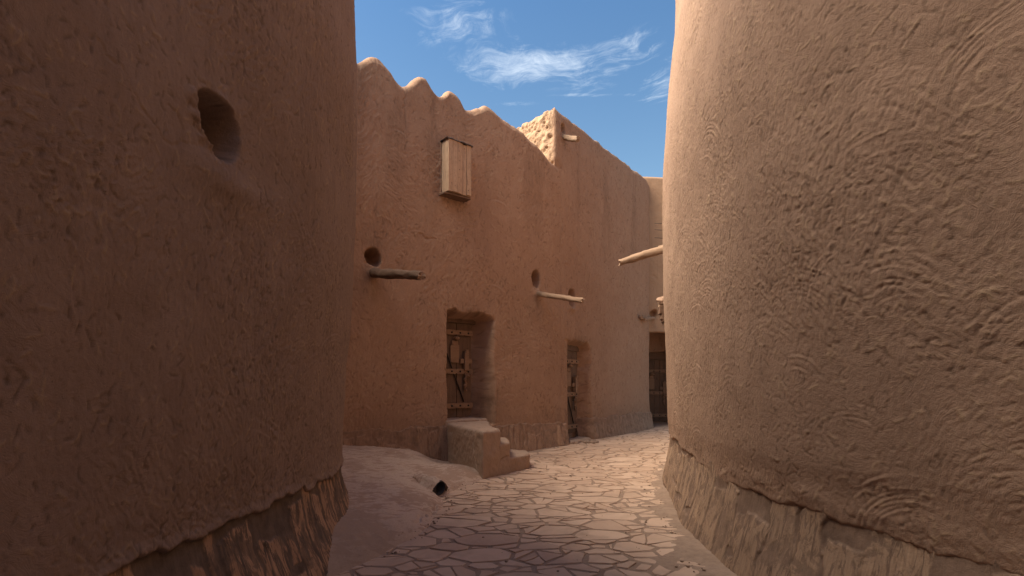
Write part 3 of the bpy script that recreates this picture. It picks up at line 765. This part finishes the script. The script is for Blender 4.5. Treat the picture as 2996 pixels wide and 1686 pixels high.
def wavy_strip(x0, x1, y0, y1, z, th, seed, droop=0.):
    n, m_ = 40, 8; u = np.linspace(0, 1, n); v = np.linspace(0, 1, m_)
    U_, V_ = np.meshgrid(u, v, indexing='ij')
    X = x0+(x1-x0)*U_+.012*vn(V_*3, U_*2, 0, seed); Y = y0+(y1-y0)*V_+.014*vn(U_*12, 0*V_, 0, seed+1)*V_
    Z = z+.010*fbm(U_*7, V_*2, 0, seed+2, 3)+droop*V_
    P = np.stack([X, Y, Z], -1); P2 = P.copy(); P2[..., 2] -= th
    A = np.concatenate([P, P2[:, ::-1], P[:, :1]], 1)
    return grid_mesh(A, {'sz': np.stack([A[..., 0], A[..., 1], 0*A[..., 0]], -1)})
o = link('flashing', wavy_strip(-.03, W_+.03, .03, -D_-.055, Hh+.022, .016, 5, -.01), TIN, sh, False)
random.seed(3)
for k in range(8):
    bm = bmesh.new()
    x = (.24, .245, .25, .24, .07, .46, .37, .15)[k]; z = (.8, .62, .45, .3, .15, .1, .88, .12)[k]
    r = bmesh.ops.create_cone(bm, cap_ends=True, segments=8, radius1=.007, radius2=.006, depth=.008)
    bmesh.ops.transform(bm, matrix=Matrix.Translation((x, -D_-.028, z)) @ Matrix.Rotation(R(90), 4, 'X'), verts=r['verts'])
    link('nail', bm_mesh(bm), IRON, sh, False)
# rough wooden base board and mud packed against the box
bm = bmesh.new(); add_box(bm, -.05, W_+.01, -D_+.02, .08, -.05, -.012, .006, 2, .008)
link('base_board', bm_mesh(bm, False), W_LOG, sh, False)
def lump_mesh(pts, r, seed):
    bm = bmesh.new()
    for i, p in enumerate(pts):
        q = bmesh.ops.create_icosphere(bm, subdivisions=3, radius=1)
        for v in q['verts']:
            n = v.co.copy(); rr = r*(1+.35*float(fbm(n.x*2+i, n.y*2, n.z*2, seed, 3))); v.co = Vector(p)+Vector((n.x*rr, n.y*rr, n.z*rr*1.7))
    return bm_mesh(bm)
link('mud_edging', lump_mesh([(-.018+.008*math.sin(z*9), .03, z) for z in np.linspace(.0, .97, 46)], .024, 88), MUD_M, sh, False)


# ---- doors ---------------------------------------------------------------------
def batten_mesh(x0, x1, z, hh, y, seed):
    """notched crosspiece: toothed lower edge"""
    random.seed(seed); n = 48; bm = bmesh.new(); top = []; bot = []
    for i in range(n+1):
        u = i/n; x = x0+(x1-x0)*u; ph = (u*5) % 1
        notch = .014*max(0, 1-min(ph, 1-ph)*9)
        zt = z+hh/2-notch*.8+random.uniform(-.002, .002); zb = z-hh/2+notch*1.3+random.uniform(-.002, .002)
        top.append((x, zt)); bot.append((x, zb))
    def V(p, yy): return bm.verts.new((p[0], yy, p[1]))
    tf = [V(p, y) for p in top]; bf = [V(p, y) for p in bot]; tb = [V(p, y+.045) for p in top]; bb = [V(p, y+.045) for p in bot]
    for i in range(n):
        bm.faces.new((bf[i], bf[i+1], tf[i+1], tf[i])); bm.faces.new((tf[i], tf[i+1], tb[i+1], tb[i])); bm.faces.new((bf[i+1], bf[i], bb[i], bb[i+1]))
    bm.faces.new((bf[0], tf[0], tb[0], bb[0])); bm.faces.new((tf[n], bf[n], bb[n], tb[n]))
    return bm_mesh(bm, False)
def studs_mesh(x0, x1, z, y, r=.018, n=5):
    bm = bmesh.new()
    for i in range(n):
        x = x0+(x1-x0)*(i+.5)/n
        q = bmesh.ops.create_icosphere(bm, subdivisions=2, radius=r)
        for v in q['verts']: v.co = Vector((x+v.co.x, y+v.co.y*.7, z+v.co.z))
    return bm_mesh(bm)
bm = bmesh.new(); q = bmesh.ops.create_icosphere(bm, subdivisions=2, radius=.021)
for v in q['verts']: v.co.y *= .7
STUD = bm_mesh(bm); STUD.materials.append(IRON)
def rod(p0, p1, r, seg=8, flat=1.):
    bm = bmesh.new(); d = Vector(p1)-Vector(p0)
    q = bmesh.ops.create_cone(bm, cap_ends=True, segments=seg, radius1=r, radius2=r*.85, depth=d.length)
    bmesh.ops.transform(bm, matrix=Matrix.Translation((Vector(p0)+Vector(p1))/2) @ d.to_track_quat('Z', 'Y').to_matrix().to_4x4(), verts=q['verts'])
    return bm_mesh(bm)
def make_door(parent, origin, xdir, Wd, Hd, bats, seed, plate=True, diag=True, toothed=False, head=.25, px=.58, lx=.84):
    random.seed(seed)
    bm = bmesh.new(); rv = []; xs = [0]
    while xs[-1] < Wd-.13: xs.append(xs[-1]+random.uniform(.14, .19))
    xs[-1] = Wd
    for i in range(len(xs)-1):
        n0 = len(bm.faces)
        add_box(bm, xs[i]+.003, xs[i+1]-.003, random.uniform(-.004, .004), .05, random.uniform(0, .02), Hd, .005, 2, .002); rv += [random.random()]*(len(bm.faces)-n0)
    me = bm_mesh(bm, False); set_rnd(me, rv)
    d = link('door', me, W_DOOR, parent, True); place(d, origin, xdir)
    for k, z in enumerate(bats):
        b = link('batten', batten_mesh(-.01, Wd+.01, z, .105, -.05, seed+k), W_BAT, d, False)
        for i in range(5):
            st_ = link('stud', STUD.copy() if False else STUD, None, d, False); st_.location = (Wd*(i+.5)/5, -.055, z)
    zl = bats[0]-.62 if Hd > 1.9 else bats[0]-.5
    if plate:
        bm = bmesh.new(); x = Wd*px
        add_box(bm, x-.11, x+.10, -.045, -.006, bats[0]-.62, bats[0]-.26, .008, 2, .006)
        add_box(bm, x-.075, x+.07, -.043, -.006, bats[0]-.262, bats[0]-.16, .008, 2, .012)
        if toothed:
            for q in range(6): add_box(bm, x-.135, x-.105, -.042, -.008, bats[0]-.61+q*.055, bats[0]-.58+q*.055, .004, 1)
        link('door_plaque', bm_mesh(bm, False), W_BAT, d, False)
        bm = bmesh.new(); q = bmesh.ops.create_icosphere(bm, subdivisions=3, radius=1)
        for v in q['verts']: v.co = Vector((x+.02+v.co.x*.065, -.075+v.co.y*.055, bats[0]-.115+v.co.z*.042))
        link('wooden_knob', bm_mesh(bm), W_BAT, d, False)
    # wooden slide lock
    bm = bmesh.new(); x = Wd*lx; zc = bats[0]-.58
    add_box(bm, x-.055, x+.045, -.10, -.006, zc-.20, zc+.20, .010, 2, .006)
    add_box(bm, x-.035, x+.03, -.115, -.10, zc+.16, zc+.235, .008, 2, .006)
    link('lock_case', bm_mesh(bm, False), W_BAT, d, False)
    bm = bmesh.new(); add_box(bm, x-.15, x-.058, -.075, -.015, zc-.055, zc+.045, .012, 2, .005); link('bolt', bm_mesh(bm, False), W_BAT, d, False); bm = bmesh.new(); add_box(bm, x+.048, x+.14, -.07, -.015, zc-.06, zc+.05, .01, 2, .005)
    link('bolt', bm_mesh(bm, False), W_BAT, d, False)
    # hanging pull
    bm = bmesh.new(); zc = bats[1]-.07
    for k in range(8):
        q = bmesh.ops.create_icosphere(bm, subdivisions=2, radius=.022+.008*(k % 3))
        for v in q['verts']: v.co += Vector((x-.02+.012*math.sin(k*2), -.06, zc-.045*k))
    q = bmesh.ops.create_icosphere(bm, subdivisions=2, radius=.04)
    for v in q['verts']: v.co = Vector((x+.03+v.co.x*1.5, -.07+v.co.y, zc-.02+v.co.z*.8))
    link('pull_handle', bm_mesh(bm), W_BAT, d, False)
    if diag: link('brace', rod((Wd*.30, -.03, bats[0]-.22), (Wd*.80, -.03, bats[2]+.08), .017), IRON, d, False)
    # lintel board over the leaf
    bm = bmesh.new(); add_box(bm, -.1, Wd+.12, -.03, .08, Hd+.004, Hd+head, .01, 2, .006)
    link('lintel', bm_mesh(bm, False), W_DOOR, d, False)
    return d
# first door: raised, at the head of the steps
L1 = Vector((-1.262, 9.915, 0)) - NM*.47
make_door(house, tuple(L1-U*.12+Vector((0, 0, .82))), U, 1.02, 1.98, [1.78, .98, .27], 21)
UT = Vector((.623, .782, 0)); NT_ = Vector((.782, -.623, 0))
L2 = Vector((1.26, 12.13, 0)) - NT_*.28
make_door(tall, tuple(L2-UT*.10+Vector((0, 0, .30))), UT, 1.10, 2.06, [1.80, .98, .17], 25, toothed=True)
make_door(endh, (4.50, 17.36, .25), (1, .04, 0), 1.0, 2.1, [1.72, .98, .22], 29, diag=False, px=.22, lx=.66)

pas = empty('shade_roof', (.5, -3.5, 3.6), 'mud ceiling on beams, added out of view behind the viewer to shade the near lane', 'roof')  # added out of view to darken the near walls
S_, T_ = np.meshgrid(np.arange(-1.9, 3.1, .1), np.arange(-7.8, -3.2, .1), indexing='ij')
def slab(z0, z1):
    zb = z0+.03*fbm(S_*2, T_*2, 0, 3, 3); zt = z1+.03*fbm(S_*2, T_*2, 5, 3, 3)
    A = np.concatenate([np.stack([S_, T_, zb], -1), np.stack([S_, T_, zt], -1)[:, ::-1], np.stack([S_, T_, zb], -1)[:, :1]], 1)
    return grid_mesh(A, {'sz': A})
link('ceiling', slab(3.75, 4.3), MUD_L, pas)
for k in range(5): log('shade_roof_beam', (-1.85, -7.2+k*1.0, 3.66), (2.9, -7.1+k*1.0, 3.66), .09, .07, 30+k, W_LOG, pas)
# thresholds
def remesh_block(name, solids, vox, mat, parent, seed, cracks=(), bev=.05, amp=.018, tagd=None):
    """solids: list of (polygon xy, z0, z1); fused, rounded and roughened like hand moulded mud"""
    bm = bmesh.new()
    for poly, z0, z1 in solids:
        b = [bm.verts.new((x, y, z0)) for x, y in poly]; t = [bm.verts.new((x, y, z1)) for x, y in poly]
        if isinstance(z1, tuple): pass
        n = len(poly); fs = [bm.faces.new(b[::-1]), bm.faces.new(t)]
        for i in range(n): fs.append(bm.faces.new((b[i], b[(i+1) % n], t[(i+1) % n], t[i])))
        es = list({e for f in fs for e in f.edges}); bmesh.ops.recalc_face_normals(bm, faces=fs)
        bmesh.ops.bevel(bm, geom=es, offset=bev, segments=3, affect='EDGES', profile=.5)
    me = bm_mesh(bm); o = bpy.data.objects.new('tmp', me); C.objects.link(o)
    md = o.modifiers.new('r', 'REMESH'); md.mode = 'VOXEL'; md.voxel_size = vox
    md = o.modifiers.new('s', 'SMOOTH'); md.iterations = 4; md.factor = .6
    dg = bpy.context.evaluated_depsgraph_get(); ev = bpy.data.meshes.new_from_object(o.evaluated_get(dg))
    bpy.data.objects.remove(o)
    n = len(ev.vertices); co = np.zeros(n*3); ev.vertices.foreach_get('co', co); co = co.reshape(-1, 3)
    nr = np.zeros(n*3); ev.vertices.foreach_get('normal', nr); nr = nr.reshape(-1, 3)
    x, y, z = co.T
    d = amp*fbm(x*3, y*3, z*3, seed, 4)+.3*amp*fbm(x*16, y*16, z*16, seed+4, 3)
    for pl3 in cracks:
        best = np.full(n, 9.)
        wx_ = co+.012*np.stack([vn(x*20, y*20, z*20, 5), vn(x*20, y*20, z*20, 6), vn(x*20, y*20, z*20, 7)], -1)
        for a, b in zip(pl3[:-1], pl3[1:]):
            a, b = np.array(a), np.array(b); ab = b-a; t = np.clip(((wx_-a)@ab)/(ab@ab), 0, 1); best = np.minimum(best, np.linalg.norm(wx_-(a+t[:, None]*ab), axis=1))
        d = d-.03*np.exp(-(best/.011)**2)
    co = co+nr*d[:, None]; ev.vertices.foreach_set('co', co.reshape(-1).astype(np.float32))
    at = ev.attributes.new('sz', 'FLOAT_VECTOR', 'POINT'); at.data.foreach_set('vector', np.stack([x+y, z, 0*z], -1).reshape(-1).astype(np.float32))
    ev.polygons.foreach_set('use_smooth', np.ones(len(ev.polygons), bool)); ev.update()
    ev.materials.clear()
    return link(name, ev, mat, parent)

# ---- steps up to the first door -------------------------------------------------
steps = empty('mud_staircase', (-.4, 9.2, 0), 'moulded mud landing with two lower steps, cracked on its side, below the raised door', 'staircase')
Wl = (-1.30, 9.98); Wr = (-.50, 10.62); Af = (-.475, 8.22); Bf = (-.20, 8.62)
remesh_block('landing', [([Wl, Af, Bf, (-.40, 9.6), Wr, (-.9, 10.75)], -.15, .78)], .013, MUD_STEP, steps, 5,
             cracks=[[(-.68, 8.66, .74), (-.66, 8.62, .45), (-.60, 8.50, .2), (-.47, 8.26, .0)]], bev=.045)
remesh_block('step', [([(-.24, 8.56), (-.03, 8.83), (-.10, 9.75), (-.45, 9.8)], -.15, .535)], .012, MUD_STEP, steps, 6, bev=.035,
             cracks=[[(-.3, 8.50, .22), (-.1, 8.74, .30), (0, 8.86, .29)]])
remesh_block('step', [([(-.07, 8.78), (.33, 9.30), (.30, 9.86), (-.14, 9.85)], -.15, .275)], .012, MUD_STEP, steps, 7, bev=.035)
remesh_block('threshold', [([(-1.50, 10.02), (-1.26, 9.86), (-.50, 10.50), (-.55, 10.75), (-.9, 11.0), (-1.7, 10.4)], .70, .835)], .013, MUD_STEP, steps, 8, bev=.03)
remesh_block('threshold', [([(1.10, 12.1), (1.42, 12.05), (2.0, 12.75), (1.75, 13.2)], .0, .20)], .015, MUD_STEP, tall, 9, bev=.05)
# rubble by the second door
bm = bmesh.new(); random.seed(8)
for k in range(16):
    q = bmesh.ops.create_icosphere(bm, subdivisions=2, radius=1); c = Vector((1.50+random.uniform(-.1, .5), 12.25+random.uniform(-.1, .5), .14)); r = random.uniform(.03, .085)
    for v in q['verts']:
        n = v.co.copy(); v.co = c+Vector((n.x*r*1.3, n.y*r*1.2, n.z*r*.75))*(1+.4*float(vn(n.x*1.7+k, n.y*1.7, n.z*1.7, k+3)))
rb = link('rubble', bm_mesh(bm), EARTH); tag(rb, 'small heap of crumbled earth at the foot of the narrow street door', 'rubble', kind='stuff')

# ------------------------------------------------------------------ ground
def G(X, Y): return .12*sstep(9.5, 12.6, Y)+.06*sstep(14.5, 17, Y)
bank_y = np.array([3.2, 4.0, 4.2, 4.81, 5.3, 5.79, 6.5, 7.0, 7.5, 8.15, 8.6, 9.4, 10.2, 11]); bank_x = np.array([-1.6, -1.47, -1.36, -1.08, -.95, -.88, -.86, -.92, -.80, -.50, -.35, -.6, -1.1, -1.6])
def bank_h(X, Y):
    xb = np.interp(Y, bank_y, bank_x)+.025*vn(X*0+3, Y*2.5, 0, 91)
    d = (xb-X)*.85
    Hm = .25+np.clip(-1.25-X, 0, 2)*.18
    Hm = Hm*(1-.72*sstep(8.2, 9.6, Y)*sstep(-1.9, -1.2, X))
    Hm = Hm+.05*sstep(5.8, 4.4, Y)
    up = 1-np.exp(-np.clip(d, 0, 9)/.24)
    h = Hm*up-.08*sstep(.02, -.12, d)
    # drain channel mouth
    u_ = (X+.985)*.81-(Y-7.02)*.59; v_ = (X+.985)*.59+(Y-7.02)*.81
    k_ = np.exp(-(v_/.115)**6)*sstep(-.34, -.30, u_)*sstep(.5, .2, u_)
    h = h*(1-k_)+k_*np.minimum(h, -.0)
    return h+.016*fbm(X*2.2, Y*2.2, 0, 92, 4)+.006*fbm(X*14, Y*14, 0, 93, 3)
xs_, ys_ = np.meshgrid(np.arange(-4.3, .1, .014), np.arange(3.0, 11.0, .014), indexing='ij')
Zb = bank_h(xs_, ys_)
# long drying crack at the foot of the wall, and the broken edge of the skin
def crack(pts, wdt, dep, X, Y, Z):
    best = np.full(X.shape, 9.); Xw = X+.03*vn(X*13, Y*13, 0, 95); Yw = Y+.03*vn(X*13, Y*13, 4, 96)
    for (ax, ay), (bx, by) in zip(pts[:-1], pts[1:]):
        dx, dy = bx-ax, by-ay; t = np.clip(((Xw-ax)*dx+(Yw-ay)*dy)/(dx*dx+dy*dy), 0, 1); best = np.minimum(best, np.hypot(Xw-ax-t*dx, Yw-ay-t*dy))
    return Z-dep*np.exp(-(best/wdt)**2)
Zb = crack([(-2.5, 8.35), (-2.1, 8.6), (-1.9, 8.8), (-1.6, 9.2)], .016, .035, xs_, ys_, Zb)
Zb = crack([(-1.02, 5.4), (-.98, 5.8), (-.93, 6.05), (-.95, 6.3)], .014, .035, xs_, ys_, Zb)
P = np.stack([xs_, ys_, Zb], -1)
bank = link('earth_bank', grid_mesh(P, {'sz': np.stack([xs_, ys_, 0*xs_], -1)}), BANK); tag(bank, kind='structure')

# mortar bed and dust under the stones
gx_, gy_ = np.meshgrid(np.arange(-2.6, 9, .022), np.arange(1.2, 18.2, .022), indexing='ij')
xr = np.interp(gy_, [1, 2.45, 3.0, 3.5, 4.2, 4.9, 5.9, 7, 8.35, 9.6, 10.6, 12.2], [2.5, 2.25, 1.97, 1.77, 1.70, 1.74, 1.87, 2.11, 2.47, 2.95, 3.55, 5.4])
dR = xr-gx_
Zg = G(gx_, gy_)+.005*fbm(gx_*3, gy_*3, 0, 97, 4)
rag = .12+.10*fbm(gx_*2.2, gy_*5, 0, 98, 4)+.04*vn(gx_*9, gy_*34, 0, 99)
Zg = Zg+.018*sstep(rag+.06, rag-.08, dR)*(gy_ < 10.5)+.006*sstep(.75, .2, dR)*(gy_ < 10)
# dust against the middle wall
dm = (gy_-11.8)*.623*1.0-(gx_-1.0)*.782
Zg = Zg+.016*sstep(-.22-.1*fbm(gx_*4, gy_*4, 0, 90, 3), .0, dm)*(gy_ > 11)
P = np.stack([gx_, gy_, Zg], -1)
bed = link('street_bed', grid_mesh(P, {'sz': np.stack([gx_, gy_, 0*gx_], -1)}), EARTH); tag(bed, kind='structure')
bm = bmesh.new(); bmesh.ops.create_grid(bm, x_segments=2, y_segments=2, size=1500); bmesh.ops.translate(bm, verts=bm.verts, vec=(0, 0, -.12))
tag(link('ground', bm_mesh(bm, False), EARTH), kind='structure')

# crazy paving: power diagram of flat stones
rg = np.random.RandomState(12)
seeds = []
cellg = {}
def try_add(x, y, r):
    ci, cj = int(x/.5), int(y/.5)
    for a in (-2, -1, 0, 1, 2):
        for b in (-1, 0, 1):
            for (qx, qy, qr) in cellg.get((ci+a, cj+b), ()):
                if ((qx-x)/1.35)**2+((qy-y)*1.12)**2 < ((qr+r)*.74)**2: return False
    cellg.setdefault((ci, cj), []).append((x, y, r)); seeds.append((x, y, r)); return True
xlo, xhi, ylo, yhi = -2.4, 8.6, 1.6, 18
for r, n in ((.25, 300), (.20, 1100), (.145, 3500), (.10, 11000), (.068, 16000)):
    for _ in range(n): try_add(rg.uniform(xlo, xhi), rg.uniform(ylo, yhi), r*rg.uniform(.88, 1.12))
sd = np.array(seeds)
verts, faces, rnds = [], [], []
for i in range(len(sd)):
    x, y, r = sd[i]
    d2 = (sd[:, 0]-x)**2+(sd[:, 1]-y)**2; near = np.argsort(d2)[1:26]
    poly = [(x-.7, y-.7), (x+.7, y-.7), (x+.7, y+.7), (x-.7, y+.7)]
    for j in near:
        qx, qy, qr = sd[j]; dx, dy = (qx-x)/1.35**2, (qy-y)*1.12**2; g_ = math.hypot(dx, dy); E2 = ((qx-x)/1.35)**2+((qy-y)*1.12)**2; t = (E2+r*r-qr*qr)/(2*g_); nx_, ny_ = dx/g_, dy/g_; lim = t-.011-.018*rg.rand()**1.3
        out = []
        for k in range(len(poly)):
            a, b = poly[k], poly[(k+1) % len(poly)]
            da = (a[0]-x)*nx_+(a[1]-y)*ny_-lim; db = (b[0]-x)*nx_+(b[1]-y)*ny_-lim
            if da <= 0: out.append(a)
            if (da < 0) != (db < 0):
                u = da/(da-db); out.append((a[0]+(b[0]-a[0])*u, a[1]+(b[1]-a[1])*u))
        poly = out
        if len(poly) < 3: break
    if len(poly) < 3: continue
    todo = [np.array(poly)]; r_ = r; parts_ = []
    while todo:
        Q = todo.pop(); c = Q.mean(0); ext = np.hypot(*(Q-c).T).max()
        e = np.roll(Q, -1, 0); area = abs(np.sum(Q[:, 0]*e[:, 1]-Q[:, 1]*e[:, 0]))/2
        if area > .035 and rg.rand() < (.30 if area > .30 else .55):
            an = rg.uniform(0, math.pi); nv = np.array([math.cos(an), math.sin(an)]); c2 = c+rg.normal(0, .22, 2)*ext
            for sg in (1, -1):
                gp = .008+.014*rg.rand()**1.3; out = []
                dd = sg*((Q-c2)@nv)+gp
                for k in range(len(Q)):
                    da, db = dd[k], dd[(k+1) % len(Q)]
                    if da <= 0: out.append(Q[k])
                    if (da < 0) != (db < 0): out.append(Q[k]+(Q[(k+1) % len(Q)]-Q[k])*da/(da-db))
                if len(out) >= 3: todo.append(np.array(out))
        elif area > .0012: parts_.append((Q, math.sqrt(area)))
    for P_, rr_ in parts_:
        P_ = P_+rg.normal(0, .010, P_.shape)*min(1, rr_/.25)
        pts = []
        for k in range(len(P_)):
            a, b = P_[k], P_[(k+1) % len(P_)]; L = np.hypot(*(b-a))
            if L < .02: pts.append(a); continue
            ns = max(1, int(L/.045)); cut = .003+.009*rg.rand()**2; nrm = np.array([b[1]-a[1], a[0]-b[0]])/L; bow = rg.normal(0, .02)*L
            for q in range(ns+1):
                u = cut/L+(1-2*cut/L)*q/ns if L > 3*cut else q/ns
                pts.append(a+(b-a)*u+nrm*(bow*4*u*(1-u)+rg.normal(0, .0022)))
        pts = np.array(pts); n = len(pts)
        if n < 3: continue
        cx_, cy_ = pts.mean(0); h0 = float(G(cx_, cy_)); tz = rg.normal(0, .007, 2); hz_ = .007+.006*rg.rand()
        base = len(verts); ctr = pts.mean(0)
        for ring, (sc_, dz) in enumerate(((0., -.03), (0., -.004), (.006, 0.))):
            for p in pts:
                dd = ctr-p; l = math.hypot(*dd)+1e-6; q = p+dd/l*sc_
                verts.append((q[0], q[1], float(h0)+hz_+dz+(q[0]-cx_)*tz[0]+(q[1]-cy_)*(tz[1]+(.04 if 9.6 < cy_ < 12.4 else 0))))
        for ring in (0, 1):
            for k in range(n):
                a, b = base+ring*n+k, base+ring*n+(k+1) % n; faces.append((a, b, b+n, a+n))
        faces.append(tuple(base+2*n+k for k in range(n)))
        rnds += [rg.rand()]*(2*n+1)
me = bpy.data.meshes.new('paving'); me.from_pydata(verts, [], faces); me.update()
set_rnd(me, rnds)
pv = link('street_paving', me, PAVE); tag(pv, kind='structure')

# ---- drain pipe in the bank -----------------------------------------------------
pipe = empty('drain_pipe', (-1.0, 7.05, .12), 'short grey pipe mouth poking out of the plastered bank beside the paving', 'pipe')
def tube_mesh(r, th, L, seg=40):
    bm = bmesh.new(); prof = [(r, -L), (r, 0), (r-th*.5, .006), (r-th, 0), (r-th, -L)]
    vs = [[bm.verts.new((p[0]*math.cos(a), p[0]*math.sin(a), p[1])) for a in [2*math.pi*k/seg for k in range(seg)]] for p in prof]
    for i in range(len(prof)-1):
        for k in range(seg): bm.faces.new((vs[i][k], vs[i][(k+1) % seg], vs[i+1][(k+1) % seg], vs[i+1][k]))
    return bm_mesh(bm)
o = link('pipe_wall', tube_mesh(.098, .009, .3), PIPE, pipe)
dv = Vector((.80, -.58, -.10)).normalized(); o.location = (-.985, 7.02, .115); o.rotation_euler = dv.to_track_quat('Z', 'Y').to_euler()
bm = bmesh.new(); bmesh.ops.create_circle(bm, cap_ends=True, segments=32, radius=.089)
o = link('dark_plug', bm_mesh(bm, False), DARK, pipe); o.location = Vector((-.985, 7.02, .115))-dv*.28; o.rotation_euler = dv.to_track_quat('Z', 'Y').to_euler()  # dark disc in place of the shade deep in the pipe
un, vn2 = np.meshgrid(np.linspace(-.42, .0, 40), np.linspace(R(-25), R(205), 60), indexing='ij')
fr = np.array(dv.to_track_quat('Z', 'Y').to_matrix())
side = np.array([.58, .80, 0.]); side /= np.linalg.norm(side); up_ = np.cross(side, np.array(dv)); up_ = up_ if up_[2] > 0 else -up_
un = un+.03*fbm(np.cos(vn2)*2, np.sin(vn2)*2, 0, 71, 3)*sstep(-.2, 0, un)
rad = .102+.035*sstep(.02, -.16, un)+.020*fbm(un*9, vn2*2, 0, 72, 4)*sstep(.0, -.06, un)+.10*np.clip(-np.sin(vn2)+.25, 0, 1)
P = np.array([-.985, 7.02, .115])+un[..., None]*np.array(dv)+(np.cos(vn2)*rad)[..., None]*side+(np.sin(vn2)*rad)[..., None]*up_
link('mud_collar', grid_mesh(P, {'sz': P}), BANK, pipe)
# loose grit and pebbles drifted to the wall feet
random.seed(5); bm = bmesh.new()
for k in range(420):
    q_ = random.random(); Y = random.uniform(3.2, 10.5)
    if q_ < .45: X = float(np.interp(Y, [2.45, 3.5, 4.2, 4.9, 5.9, 7, 8.35, 9.6], [2.25, 1.77, 1.70, 1.74, 1.87, 2.11, 2.47, 2.95]))-abs(random.gauss(0, .16))-.02
    elif q_ < .8 and Y < 8.2: X = float(np.interp(Y, bank_y, bank_x))+random.gauss(.05, .05)
    else: X = random.uniform(-.5, 2.2); 
    if X < -1.2 or (Y > 8 and X < .4): continue
    sz_ = random.choice((.004, .005, .007, .009, .014))*random.uniform(.7, 1.2); z = float(G(X, Y))+.014+max(0, float(bank_h(np.array(X), np.array(Y)))-.0)*.9
    q = bmesh.ops.create_icosphere(bm, subdivisions=1, radius=sz_)
    for v in q['verts']: v.co = Vector((X+v.co.x*random.uniform(.8, 1.5), Y+v.co.y*random.uniform(.8, 1.4), z+v.co.z*.7))
gr = link('grit', bm_mesh(bm), EARTH); tag(gr, 'loose grit and pebbles drifted along the edges of the paving', 'grit', kind='stuff')
